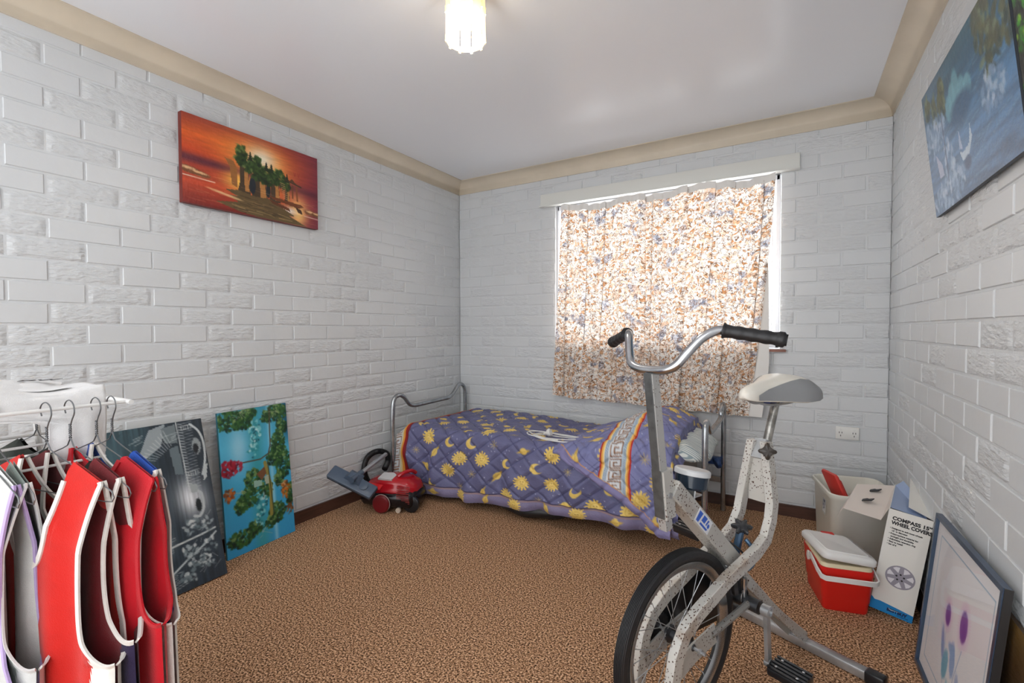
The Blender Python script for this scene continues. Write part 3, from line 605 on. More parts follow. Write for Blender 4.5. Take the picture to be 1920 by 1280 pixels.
for x, y, rx_, ry_ in ((.215, .235, .026, .036), (.35, .205, .032, .050)):
    for k in range(46): a = k*2*PI/46; p.line([(x, y), (x+rx_*1.7*math.cos(a), y+ry_*1.5*math.sin(a))], .0014, (206, 150, 190), .45)
    p.ell(x, y, rx_*1.25, ry_*1.2, (214, 190, 216), soft=.02, al=.7); p.ell(x, y, rx_*.9, ry_*.9, (128, 84, 160), soft=.008, nz=.1); p.ell(x+.004, y+.01, rx_*.5, ry_*.5, (108, 62, 150), soft=.012, al=.7)
BL = (120, 150, 196)
p.line([(.215, .29), (.235, .36), (.25, .48)], .0022, BL, .8); p.line([(.36, .27), (.33, .36), (.30, .50)], .003, BL, .8); p.line([(.17, .28), (.20, .36)], .002, BL, .7)
for x, y, a_, b_, an, c in ((.205, .33, .014, .05, -.35, (128, 150, 200)), (.245, .375, .026, .045, .1, (96, 164, 190)), (.30, .33, .022, .05, -.2, (130, 160, 206)), (.285, .31, .03, .016, .2, (140, 170, 210)), (.37, .40, .02, .06, -.35, (150, 170, 210)), (.30, .44, .014, .04, -.6, (90, 170, 196))):
    p.ell(x, y, a_, b_, c, an, soft=.008, nz=.15, al=.85)
canvas_obj('flower_print', p, w_, h_, .003, pale_plastic, print_m, t, Matrix.Translation((ft, .006, ft)))
MB().box((ft, .001, ft), (FW-ft, .003, FH-ft)).build('glass_pane', gl, t, smooth=False)
# ------------------------------------------------------------------ bed
steel = chrome
bed = thing('single_bed', 'single bed with grey tubular steel head and foot rails in the corner', 'bed', Matrix.Translation((1.15, -.48, 0)))
BI = Matrix.Translation((-1.15, .48, 0))
def rail(name, pts, x):
    m = MB(); m.tube(smoothpath([(x, y, z) for y, z in pts], 8), .0155, 10, 0, BI); o = m.build(name, steel, bed, ang=60); return o
HP = [(-.938, .0), (-.938, .25), (-.940, .55), (-.925, .665), (-.875, .693), (-.82, .672), (-.765, .615), (-.71, .597), (-.62, .597), (-.38, .602), (-.29, .606), (-.23, .635), (-.17, .690), (-.12, .700), (-.075, .665), (-.062, .58), (-.062, .25), (-.062, 0)]
rail('head_rail', HP, .10)
FP = [(-.868, .0), (-.868, .25), (-.870, .55), (-.860, .665), (-.825, .693), (-.785, .675), (-.745, .64), (-.70, .62), (-.60, .615), (-.38, .615), (-.26, .625), (-.24, .655), (-.19, .690), (-.145, .692), (-.118, .65), (-.112, .55), (-.112, .25), (-.112, 0)]
rail('foot_rail', FP, 2.195)
fm = MB(); 
for y in (-.86, -.07): fm.box((.11, y-.014, .17), (2.185, y+.014, .205), 0, BI)
for x in (.115, .6, 1.1, 1.6, 2.02): fm.box((x-.014, -.86, .17), (x+.014, -.07, .2), 0, BI)
fm.build('base_frame', steel, bed, smooth=False)
mattress_m = mat('grey_mattress_cloth', S(150, 148, 144), .9, bump=.3, bscale=200)
MB().box((.13, -.885, .206), (2.03, -.05, .435), 0, BI, .03).build('mattress', mattress_m, bed)
bc = mat('blue_bracket', S(44, 76, 130), .4)
bk = MB(); bk.box((2.10, -.15, .30), (2.185, -.10, .345), 0, BI, .006); bk.build('corner_bracket', bc, bed)
MB().lathe([(0, -.012), (.032, -.012), (.036, -.004), (.036, .008), (.03, .014), (.01, .014), (.008, .010), (0, .010)], 18, 0, BI @ Matrix.Translation((2.165, -.17, .318)) @ Matrix.Rotation(math.radians(62), 4, 'Y') @ Matrix.Rotation(math.radians(-30), 4, 'X')).build('bracket_knob', bc, bed)
# pillow with wavy print sticking out at the foot end
def wavemat():
    m = bpy.data.materials.new('wavy_striped_cotton'); m.use_nodes = True; nt = m.node_tree; N, L = nt.nodes, nt.links
    tc = N.new('ShaderNodeTexCoord'); sp = N.new('ShaderNodeSeparateXYZ'); L.new(tc.outputs['Object'], sp.inputs[0])
    def mth(op, a, b_=None):
        n = N.new('ShaderNodeMath'); n.operation = op
        for i, q in enumerate((a, b_)):
            if q is None: continue
            if isinstance(q, (int, float)): n.inputs[i].default_value = q
            else: L.new(q, n.inputs[i])
        return n.outputs[0]
    zig = mth('MULTIPLY', mth('PINGPONG', sp.outputs[1], .05), 1.1)
    v = mth('ADD', zig, mth('ADD', sp.outputs[2], mth('MULTIPLY', sp.outputs[0], .5))); s = mth('SINE', mth('MULTIPLY', v, 330))
    r = N.new('ShaderNodeValToRGB'); L.new(s, r.inputs[0]); r.color_ramp.elements[0].position = .0; r.color_ramp.elements[0].color = (*S(222, 226, 222), 1); r.color_ramp.elements[1].position = .55; r.color_ramp.elements[1].color = (*S(150, 166, 172), 1)
    L.new(r.outputs[0], N['Principled BSDF'].inputs['Base Color']); N['Principled BSDF'].inputs['Roughness'].default_value = .9; return m
wm = wavemat()
pil = thing('pillow', 'pillow in a wavy grey and white case poking out at the foot end', 'pillow', Matrix.Translation((1.93, -.50, .438)))
def pf(u, v):
    a = u*2*PI; b_ = (v-.5)*PI; ex = lambda t, n: math.copysign(abs(t)**n, t)
    x = .26*ex(math.cos(a), .55)*max(.02, ex(math.cos(b_), .8)); y = .34*ex(math.sin(a), .55)*max(.02, ex(math.cos(b_), .8)); z = .062+.062*ex(math.sin(b_), 1.0)
    z += .006*math.sin(y*30+x*12); x += .010*math.sin(y*40); return (x, y, max(0.001, z)-(.0 if x < .15 else (x-.15)*.28))
pm = MB(); pm.grid(pf, 64, 24); pm.build('pillow_case', wm, pil, ang=90)
# ---- duvet
LAV = (104, 105, 140); NAVY = (58, 60, 104); GOLD = (222, 190, 96)
def suns(p, items):
    for x, y, kind, sc, ang in items:
        c = (226, 196, 108) if kind != 's' else (226, 198, 110)
        if kind == 'sun':
            for k in range(14):
                a = ang+k*2*PI/14; r1, r0 = .047*sc, .028*sc
                p.poly([(x+r0*math.cos(a-.2), y+r0*math.sin(a-.2)), (x+r1*math.cos(a-.05), y+r1*math.sin(a-.05)), (x+r1*math.cos(a+.12), y+r1*math.sin(a+.12)), (x+r0*math.cos(a+.24), y+r0*math.sin(a+.24))], c)
            p.ell(x, y, .032*sc, .032*sc, c); p.ell(x, y, .023*sc, .023*sc, (206, 172, 84)); p.ell(x, y, .020*sc, .020*sc, (228, 200, 116))
            p.ell(x-.007*sc, y-.005*sc, .003, .003, (150, 110, 50)); p.ell(x+.007*sc, y-.005*sc, .003, .003, (150, 110, 50)); p.line([(x-.007, y+.009), (x+.007, y+.009)], .0028, (160, 118, 56))
        elif kind == 'moon':
            R = .034*sc; c_, s_ = math.cos(ang), math.sin(ang)
            d1 = np.hypot(p.X-x, p.Y-y)-R; d2 = np.hypot(p.X-x-.018*sc*c_, p.Y-y-.018*sc*s_)-R*.74
            p.sd(np.maximum(d1, -d2), c)
        elif kind == 'planet':
            p.ell(x, y, .046*sc, .010*sc, (200, 166, 80), ang); p.ell(x, y, .026*sc, .023*sc, c, ang); p.line([(x-.02*sc*math.cos(ang), y-.02*sc*math.sin(ang)), (x+.02*sc*math.cos(ang), y+.02*sc*math.sin(ang))], .003, (190, 150, 74))
        else:
            for k in range(4): a = ang+k*PI/4; p.line([(x-.024*sc*math.cos(a), y-.024*sc*math.sin(a)), (x+.024*sc*math.cos(a), y+.024*sc*math.sin(a))], .0035, (206, 180, 110), .8)
def starry(p, seed, n):
    r = random.Random(seed)
    for _ in range(n): p.ell(r.uniform(0, p.W), r.uniform(0, p.H), .003, .003, (196, 200, 224))
def motifs(W, H, seed, x0=.0, y0=0, skip=None):
    r = random.Random(seed); out = []; kinds = ['sun', 'moon', 'planet', 'star', 'sun', 'moon', 'star', 'sun', 'planet']; j = 0; y = y0+.05; i = seed
    while y < H:
        x = x0+(.05 if j % 2 else .145)
        while x < W:
            k = kinds[(i*5+j*3) % 9]; X, Y = x+r.uniform(-.018, .018), y+r.uniform(-.015, .015)
            if not (skip and skip(X, Y)): out.append((X, Y, k, r.uniform(.98, 1.18), r.uniform(0, 6.3) if k != 'moon' else r.uniform(-2.2, .3)))
            x += .19; i += 1
        y += .108; j += 1
    return out
def quilt(p, lam=.17, al=.75):
    for s_ in (1, -1):
        v = (p.X*1.0+s_*p.Y*1.15)/lam; d = np.abs(v-np.round(v))*lam/1.5; p.sd(d-.0016, (52, 54, 92), None, al)  # stitch thread lines, with the crease shade put into their dark colour
def greek(p, x0, wd, y0, y1, pitch=.085):
    """meander band running along Y, x from x0 to x0+wd"""
    p.poly([(x0, y0), (x0+wd, y0), (x0+wd, y1), (x0, y1)], (214, 218, 222)); y = y0
    a, b_ = x0+wd*.10, x0+wd*.90; br = (150, 92, 48); gy = (126, 132, 142)
    while y < y1:
        P_ = [(a, y), (b_, y), (b_, y+pitch*.62), (x0+wd*.38, y+pitch*.62), (x0+wd*.38, y+pitch*.30), (x0+wd*.62, y+pitch*.30)]
        Q_ = [(a, y+pitch*.16), (x0+wd*.14, y+pitch*.80), (b_, y+pitch*.80)]
        g_ = pitch/.085; p.line([(u+.003, v+.003) for u, v in P_], .0055*g_, gy); p.line(P_, .0052*g_, br); p.line([(u+.003, v+.003) for u, v in Q_], .005*g_, gy); p.line(Q_, .0048*g_, br)
        y += pitch
RES = .0045
PL, QL = 2.02, 1.33
p = Pic(PL, QL, RES, LAV)
p.streak(.06, 30, 40, 2); starry(p, 3, 500); quilt(p)
suns(p, motifs(PL, QL, 2, .19))
greek(p, 0, .10, 0, QL, .085)
for a, b_, c in ((.10, .118, (214, 200, 150)), (.118, .138, (224, 150, 60)), (.138, .156, (150, 36, 34)), (.156, .170, (112, 40, 50))): p.poly([(a, 0), (b_, 0), (b_, QL), (a, QL)], c)
hb = 1.255; p.poly([(.17, hb), (PL, hb), (PL, QL), (.17, QL)], (126, 119, 150)); p.line([(.17, hb), (PL, hb)], .005, (52, 40, 70)); p.line([(.17, hb+.010), (PL, hb+.010)], .003, (196, 140, 90))
suns(p, [(x, hb+.042, 'sun' if i % 2 else 'planet', 1.0, i) for i, x in enumerate(np.arange(.42, PL, .21))])
ss = lambda a, b_, x: (lambda t: t*t*(3-2*t))(max(0, min(1, (x-a)/(b_-a))))
def ztop(x, y):
    z = .487+.008*math.sin(x*7+1)*math.sin(y*6)-.03*ss(.9, 1.35, x)*(1-ss(1.45, 1.7, x))*ss(-.9, -.3, y)
    md = math.exp(-((x-1.86)/.24)**2); z += (.04+.115*ss(-.93, -.60, y)*(1-.25*ss(-.3, 0, y)))*md
    if x > 2.0: z -= .9*(x-2.0)**1.0*ss(2.0, 2.1, x)*.6
    return z
def crease(pp, qq, lam=.17):
    a = (pp+1.15*qq)/lam; b_ = (pp-1.15*qq)/lam; f = lambda t: abs(t-round(t))*2
    return min(1, 3.2*f(a))*min(1, 3.2*f(b_))
def duvet_pt(pp, qq, off=0, hemz=None, puffk=1.0, flat_border=True):
    x = .07+pp; e = max(0, .13-pp) if flat_border else 0
    if e > 0: x = .20
    qd = qq; R_ = .055; y0 = -.86
    puff = (.011*crease(pp, qq) if (pp > .17 or not flat_border) else .004)*puffk
    if qq >= hb and flat_border: puff = .013*math.sin(PI*min(1, (qq-hb)/.075))
    wr = .004*math.sin(pp*41+qq*9)+.003*math.sin(pp*17-qq*31)
    if qd < .83:
        y = -.03-qd; z = ztop(x, y)+puff+off+wr*.5; kx, kz = .30, .95
    else:
        zt = ztop(x, y0); t = qd-.83; arc = R_*PI/2
        if t < arc: a = t/R_; y = y0-R_*math.sin(a)-(puff+off)*math.sin(a); z = zt-R_*(1-math.cos(a))+(puff+off)*math.cos(a); kx, kz = .3+.55*a/1.57, .95-.5*a/1.57
        else:
            d = t-arc; z_h = (.045+.055*ss(.5, 1.7, x)) if hemz is None else hemz; full = QL-.83-arc
            z = zt-R_-d*(zt-R_-z_h)/full; fl = ss(0, .18, d)
            y = y0-R_-puff-off-fl*(.016*math.sin(pp*19+qq*5)+.011*math.sin(pp*31-qq*11+1)+.018)-wr*fl; x += .010*fl*math.sin(pp*12+qq*10); kx, kz = .85, .45
    if e > 0: x -= e*kx; z -= e*kz*(1.0 if qd < .83 else .6); x = max(x, .118 if y < -.05 else .118)
    return Vector((x, y, z))
duv = thing('quilted_bedspread', 'lavender quilted bedspread printed with gold suns and moons, draped over the bed', 'bedspread', Matrix.Translation((1.10, -.5, .49)))
DI = Vector((-1.10, .5, -.49)); qm = paintmat('printed_quilt_cotton', .48, .3, 90, .25)
m = MB(); m.grid(lambda u, v: duvet_pt(u*PL, .055+v*(QL-.055))+DI, p.w-1, p.h-1)
lc = p.lin(); lc = lc[np.clip(((.055+np.linspace(0, 1, p.h)*(QL-.055))/QL*(p.h-1)).round().astype(int), 0, p.h-1)]
m.build('lower_cover', qm, duv, ang=180, colors=lc.reshape(-1, 4))
# folded-over upper flap with the key border
x0f, x1f = 1.37, 2.10
FL = x1f-x0f; p = Pic(FL, QL, RES, (124, 127, 170)); p.streak(.05, 20, 20, 7); starry(p, 9, 260); quilt(p, .17, .6)
o0 = 1.665-x0f
suns(p, [m_ for m_ in motifs(FL, QL, 5, .0)])
p.poly([(o0, 0), (o0+.178, 0), (o0+.178, QL), (o0, QL)], (176, 192, 206))
for i in range(0, 330):
    yy = i*.008; [p.ell(o0+c, yy+(.004 if k % 2 else 0), .0016, .0016, (96, 112, 136)) for k, c in enumerate((.034, .042, .136, .144))]
for a, b_, c in ((0, .010, (170, 44, 42)), (.010, .019, (224, 160, 70)), (.019, .029, (236, 206, 140)), (.150, .158, (236, 200, 120)), (.158, .166, (226, 140, 60)), (.166, .178, (182, 48, 44))): p.poly([(o0+a, 0), (o0+b_, 0), (o0+b_, QL), (o0+a, QL)], c)
greek(p, o0+.050, .078, 0, QL, .066)
fx = lambda u: x0f+u*FL
def flap_q(x): # how far down the front the flap reaches
    return .90+.43*ss(0, 1, 1)*max(0, min(1, (x-1.40)/.60))**1.05
def flap(u, v):
    x = fx(u); pp = x-.07; qe = flap_q(min(x, 2.03)); qq = .085+v*(qe-.085)
    o = .020*ss(x0f, x0f+.12, x)+.002
    P_ = duvet_pt(min(pp, 1.96), qq, o, hemz=.10, puffk=1.1, flat_border=False)
    if x > 2.03: P_ += Vector((.20*(x-2.03)+.012, 0, -(x-2.03)*1.3*(1-ss(.80, .95, qq)))); P_.x += .0
    if v > .955: P_.y -= .010*math.sin((v-.955)/.045*PI); P_.z -= 0
    return P_+DI
# paint follows cloth: remap raster so v=1 edge shows the hem band
cols = p.lin(); ph, pw = p.h, p.w; ny = 260; nx = pw
cc = np.zeros((ny, nx, 4)); hemc = np.array([*S(132, 127, 168), 1])
for i in range(nx):
    x = fx(i/(nx-1)); qe = flap_q(min(x, 2.03))
    for j in range(ny):
        qq = .085+j/(ny-1)*(qe-.085); cc[j, i] = cols[min(ph-1, int(qq/QL*(ph-1))), i]
        de = (1-j/(ny-1))*(qe-.085)
        if de < .058 and x > 1.40: cc[j, i] = hemc if de < .052 else (*S(200, 150, 100), 1)
m = MB(); m.grid(flap, nx-1, ny-1); m.build('folded_flap', qm, duv, ang=180, colors=cc.reshape(-1, 4))
# white cord with plug lying on the bedspread
cd = thing('coiled_lead', 'coiled white lead with round plug lying on top of the bedspread', 'cable', Matrix.Translation((1.27, -.74, .51)))
pts = []
for k in range(58):
    a = k*.42; q = k/57; x = 1.30+.05*math.sin(k*.11)+(.19-.04*math.sin(k*.37))*math.cos(a); y = -.745+.02*math.cos(k*.13)+(.085+.03*math.sin(k*.23))*math.sin(a)
    pts.append(Vector((x, y, ztop(x, y)+.016+.007*q))-Vector((1.27, -.74, .51)))
MB().tube(smoothpath(pts, 4), .0034, 6).build('cable', pale_plastic, cd)
pz = ztop(1.25, -.735)+.038
MB().lathe([(.004, -.04), (.009, -.03), (.014, -.012), (.024, -.004), (.026, .008), (.02, .016), (0, .017)], 16, 0, Matrix.Translation((1.25-1.27, -.735+.74, pz-.51)) @ Matrix.Rotation(math.radians(70), 4, 'Y')).build('plug', pale_plastic, cd)
# black thing below the bed
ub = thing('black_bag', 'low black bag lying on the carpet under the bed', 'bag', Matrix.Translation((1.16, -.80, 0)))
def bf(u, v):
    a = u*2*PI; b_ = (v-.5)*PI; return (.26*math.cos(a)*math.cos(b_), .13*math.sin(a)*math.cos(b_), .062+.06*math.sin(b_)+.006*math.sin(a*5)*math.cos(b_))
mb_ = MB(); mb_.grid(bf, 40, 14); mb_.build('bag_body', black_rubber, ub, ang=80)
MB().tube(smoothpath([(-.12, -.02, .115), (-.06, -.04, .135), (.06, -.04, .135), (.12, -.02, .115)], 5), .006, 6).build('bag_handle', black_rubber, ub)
# ------------------------------------------------------------------ vacuum cleaner
red_g = mat('glossy_red_plastic', S(176, 22, 34), .16, spec=.6); dred = mat('dark_red_plastic', S(112, 14, 24), .3); blk_g = mat('glossy_black_plastic', S(20, 16, 20), .2)
bluegrey = mat('blue_grey_plastic', S(72, 86, 104), .35); tube_m = mat('brushed_tube', S(170, 172, 176), .3, metal=.7)
VM = Matrix.Translation((.285, -1.13, 0)) @ Matrix.Rotation(math.radians(18), 4, 'Z')
vac = thing('vacuum_cleaner', 'red and black canister vacuum cleaner with its floor head resting on it', 'vacuum cleaner', VM)
def sec(x, hy, z0, z1, n=28, pw=.62, top=1.0):
    out = []
    for k in range(n):
        a = 2*PI*k/n; c, s_ = math.cos(a), math.sin(a); ex = lambda t: math.copysign(abs(t)**pw, t)
        out.append((x, hy*ex(c)*(top if s_ > 0 else 1), (z0+z1)/2+(z1-z0)/2*ex(s_)))
    return out
MB().loft([sec(-.20, .03, .05, .085), sec(-.192, .075, .03, .11), sec(-.16, .105, .018, .125), (sec(-.05, .125, .014, .135)), sec(.08, .13, .014, .14), sec(.165, .122, .016, .14), sec(.195, .10, .025, .13), sec(.205, .06, .04, .12)]).build('lower_tub', blk_g, vac, ang=50)
MB().loft([sec(-.185, .03, .09, .115), sec(-.175, .07, .085, .14, pw=.7), sec(-.13, .10, .085, .185, pw=.75, top=.9), sec(-.05, .118, .085, .212, pw=.75, top=.85), sec(.05, .122, .085, .218, pw=.75, top=.85), sec(.13, .115, .085, .205, pw=.75, top=.85), sec(.18, .09, .09, .18, pw=.75, top=.85), sec(.198, .05, .10, .15)]).build('upper_shell', red_g, vac, ang=45)
MB().prism([(-.05, -.04), (.05, -.045), (.06, .01), (.03, .035), (-.04, .03)], 0, .012, 0, Matrix.Translation((-.01, -.045, .205)) @ Matrix.Rotation(math.radians(16), 4, 'X')).build('release_button', mat('light_grey_plastic', S(196, 196, 198), .35), vac, smooth=False)
MB().prism([(-.07, -.03), (.03, -.035), (.045, .0), (-.06, .012)], 0, .008, 0, Matrix.Translation((-.06, -.098, .165)) @ Matrix.Rotation(math.radians(52), 4, 'X')).build('front_flap', mat('bright_red_plastic', S(214, 34, 40), .2), vac, smooth=False)
MB().tube(smoothpath([(.07, -.055, .215), (.10, -.03, .236), (.13, .02, .236), (.14, .06, .212)], 5), .012, 8).build('carry_handle', red_g, vac)
vg = MB()
for k in range(11): vg.box((.10+.0, -.002, -.0016), (.185, .004, .0016), 0, Matrix.Translation((-.01, -.130+.0022*abs(k-5), .065+k*.0105)))
vg.build('vent_slats', mat('vent_slat_red', S(150, 50, 50), .4), vac, smooth=False)
wheel_prof = [(0, -.012), (.03, -.014), (.050, -.012), (.058, -.004), (.058, .016), (.05, .02), (0, .02)]
for nm, x, y, mm, f in (('side_wheel', -.01, -.142, dred, 1), ('side_wheel', -.01, .142, dred, -1)):
    wo = MB().lathe(wheel_prof, 30, 0, Matrix.Translation((x, y, .059)) @ Matrix.Rotation(math.radians(90*f), 4, 'X') @ Matrix.Scale(-1, 4, (0, 0, 1))).build(nm, mm, vac)
    MB().tube([(x+.0555*math.cos(a), y-f*.013 if False else y+f*.008, .059+.0555*math.sin(a)) for a in [i*2*PI/30 for i in range(30)]], .0042, 6, closed=True).build('rim_band', mat('pale_band', S(196, 190, 184), .4), wo)
MB().lathe(wheel_prof, 24, 0, Matrix.Translation((.175, -.085, .055)) @ Matrix.Rotation(math.radians(90), 4, 'X') @ Matrix.Diagonal((.92, .92, .8, 1))).build('rear_wheel', black_plastic, vac)
MB().lathe([(.0, -.008), (.016, -.008), (.018, 0), (.016, .008), (0, .008)], 14, 0, Matrix.Translation((.10, -.12, .019)) @ Matrix.Rotation(math.radians(90), 4, 'X')).build('castor', mat('cream_castor', S(190, 176, 160), .4), vac)
VI = VM.inverted()
hose = smoothpath([(.13, -1.05, .20), (.10, -.99, .235), (.075, -.975, .285), (.03, -1.02, .305), (.025, -1.10, .285), (.028, -1.14, .22), (.03, -1.12, .13), (.04, -1.06, .06), (.09, -1.0, .045)], 26)
rr = [.0185+(.0018 if i % 2 else -.0012) for i in range(len(hose))]
MB().tube(hose, rr, 12, 0, VI).build('hose', black_rubber, vac, ang=80)
# floor head and wand, resting across the canister
wb, we = Vector((.250, -1.400, .262)), Vector((.17, -1.075, .315))
wo = MB().tube([wb, wb.lerp(we, .5), we], .0135, 14, 0, VI).build('wand', tube_m, vac)
MB().tube([wb-(we-wb)*.16, wb+(we-wb)*.16], .019, 14, 0, VI).build('wand_collar', bluegrey, wo)
hL, hR = Vector((.085, -1.462, .287)), Vector((.372, -1.372, .168)); hd = (hR-hL); hl = hd.length; hx = hd.normalized()
hz = (wb-hL.lerp(hR, .5)); hz = (Vector((.55, -.55, .8))-hx*hx.dot(Vector((.55, -.55, .8)))).normalized(); hy = hz.cross(hx)
HM = Matrix((hx, hy, hz)).transposed().to_4x4(); HM.translation = hL.lerp(hR, .5)
ho = MB().box((-hl/2, -.045, -.014), (hl/2, .045, .016), 0, VI @ HM, .012).build('floor_head', bluegrey, vac)
MB().box((-hl/2+.004, -.043, -.02), (hl/2-.004, .043, -.0135), 0, VI @ HM).build('brush_strip', black_rubber, ho, smooth=False)
MB().loft([[(x*s_, .02+y*s_, z) for x, y in ((-.06, -.03), (.06, -.03), (.045, .045), (-.045, .045))] for z, s_ in ((.014, 1), (.034, .7), (.042, .5))], 0, VI @ HM).build('swivel_joint', bluegrey, ho)
MB().lathe([(.026, 0), (.026, .008), (.022, .010), (0, .010)], 18, 0, VI @ HM @ Matrix.Translation((.085, .004, .014))).build('foot_pedal', bluegrey, ho)
# ------------------------------------------------------------------ white bin, cool box, carton
bin_m = mat('cream_bin_plastic', S(226, 224, 212), .4, var=.05, vscale=4); redlid = mat('faded_red_plastic', S(206, 60, 52), .4)
def rrect(hx, hy, r, z, n=4, cx=0, cy=0):
    out = []
    for sx, sy, a0 in ((1, 1, 0), (-1, 1, 90), (-1, -1, 180), (1, -1, 270)):
        for k in range(n+1): a = math.radians(a0+90*k/n); out.append((cx+sx*(hx-r)+r*math.cos(a), cy+sy*(hy-r)+r*math.sin(a), z))
    return out
wb_ = thing('white_bin', 'cream plastic tub in the corner holding a red lid', 'tub', Matrix.Translation((2.864, -.335, 0)) @ Matrix.Rotation(math.radians(11), 4, 'Z'))
MB().loft([rrect(.135, .165, .04, 0), rrect(.142, .175, .045, .02), rrect(.152, .19, .05, .30), rrect(.162, .20, .055, .312), rrect(.162, .20, .055, .330), rrect(.154, .192, .05, .334), rrect(.147, .185, .05, .325), rrect(.135, .165, .04, .02)], caps=False).add(rrect(.135, .165, .04, .02), [tuple(range(20))]).add(rrect(.135, .165, .04, 0), [tuple(reversed(range(20)))]).build('tub_body', bin_m, wb_, ang=50)
lp = Pic(.06, .09, .002, (206, 204, 200)); lp.line([(.004, .004), (.056, .004), (.056, .086), (.004, .086), (.004, .004)], .002, (90, 90, 100)); lp.foliage(.03, .04, .018, .028, [(70, 74, 90), (110, 114, 130)], 30, .005, 3)
canvas_obj('sticker', lp, .06, .09, .001, bin_m, print_m, wb_, Matrix.Translation((-.1535, -.02, .19)) @ Matrix.Rotation(math.radians(2.0), 4, 'Y') @ Matrix.Rotation(math.radians(-90), 4, 'Z'))
rl = thing('red_lid', 'red plastic lid standing inside the cream tub', 'lid', Matrix.Translation((2.80, -.40, .27)) @ Matrix.Rotation(math.radians(28), 4, 'Z') @ Matrix.Rotation(math.radians(-24), 4, 'Y'))
MB().loft([rrect(.006, .055, .004, -.16), rrect(.009, .062, .006, -.15), rrect(.009, .062, .006, .15), rrect(.006, .055, .004, .16)]).build('lid_plate', redlid, rl, ang=40)
MB().loft([rrect(.004, .034, .003, -.14, cx=.012), rrect(.012, .040, .006, -.12, cx=.012), rrect(.012, .040, .006, .11, cx=.012), rrect(.004, .034, .003, .13, cx=.012)]).build('raised_panel', redlid, rl, ang=40)
MB().lathe([(0, 0), (.008, 0), (.008, .003), (0, .003)], 12, 0, Matrix.Translation((.009, 0, .145)) @ Matrix.Rotation(math.radians(90), 4, 'Y')).build('fixing_hole', mat('dark_red_hole', S(120, 24, 22), .5), rl)
# cool box
EM = Matrix.Translation((2.745, -.94, 0)) @ Matrix.Rotation(math.radians(13), 4, 'Z') @ Matrix.Diagonal((.86, .90, 1, 1))
ek = thing('cool_box', 'small red cool box with white lid ajar and white handle', 'cool box', EM)
redp = mat('red_cooler_plastic', S(214, 34, 26), .38, bump=.05); whp = mat('white_cooler_plastic', S(232, 232, 230), .35)
MB().loft([rrect(.092, .125, .02, 0), rrect(.096, .13, .025, .008), rrect(.099, .133, .025, .048), rrect(.102, .136, .025, .052), rrect(.112, .150, .028, .178), rrect(.112, .150, .028, .185)]).build('cooler_body', redp, ek, ang=40)
MB().loft([rrect(.108, .146, .028, .1855), rrect(.106, .142, .028, .200), rrect(.098, .132, .026, .2005), rrect(.09, .12, .02, .19)]).build('inner_rim', mat('cream_liner', S(226, 214, 180), .45), ek, ang=40)
LM = Matrix.Translation((-.002, -.004, .222)) @ Matrix.Rotation(math.radians(4), 4, 'Z') @ Matrix.Rotation(math.radians(-3), 4, 'X') @ Matrix.Rotation(math.radians(5), 4, 'Y')
lo_ = MB().loft([rrect(.112, .150, .028, -.014), rrect(.116, .154, .03, -.010), rrect(.116, .154, .03, .008), rrect(.108, .146, .03, .017)], 0, LM).build('lid', whp, ek, ang=50)
MB().loft([rrect(.092, .128, .02, .017), rrect(.090, .126, .02, .020), rrect(.084, .12, .02, .0185)], 0, LM).build('lid_panel', whp, lo_, ang=50)
MB().box((-.03, .12, .185), (.03, .155, .235), 0, None, .006).build('hinge_block', redp, ek)
hp = [(.118, .02, .160), (.119, -.01, .182), (.122, -.06, .180), (.121, -.12, .166), (.116, -.168, .156), (.10, -.182, .154), (-.10, -.182, .154), (-.116, -.168, .156), (-.121, -.12, .166), (-.122, -.06, .18), (-.119, -.01, .182), (-.118, .02, .160)]
MB().tube(hp, 1, flat=(.010, .0035)).build('handle', whp, ek, ang=60)
for sx in (-1, 1): MB().lathe([(0, -.004), (.02, -.004), (.02, .004), (0, .004)], 16, 0, Matrix.Translation((sx*.119, .02, .165)) @ Matrix.Rotation(math.radians(90), 4, 'Y')).build('handle_pivot', whp, ek)
# carton of wheel covers, leaning on the wall
bw, bd, bh = .137, .40, .430
lean_a = math.atan2(.060, .43)
bx = Vector((.981, -.19, 0)).normalized(); byy = Vector((.19, .981, 0)).normalized()
up_ = (Vector((0, 0, 1))*math.cos(lean_a)+bx*math.sin(lean_a)); bx2 = (bx*math.cos(lean_a)-Vector((0, 0, 1))*math.sin(lean_a))
BM = Matrix((bx2, byy, up_)).transposed().to_4x4(); BM.translation = Vector((2.862, -.985, .018))
BM.translation.x -= .006
box = thing('wheel_cover_carton', 'open white and blue wheel cover carton beside the red cool box', 'carton', BM)
card = mat('white_carton_card', S(228, 226, 220), .6); kraft = mat('inner_card', S(222, 212, 204), .8); ink = mat('black_print', S(24, 24, 28), .5); cyan = mat('blue_print', S(20, 130, 196), .45)
card_ed = mat('carton_side_colours', S(70, 60, 50), .6)
T = .003
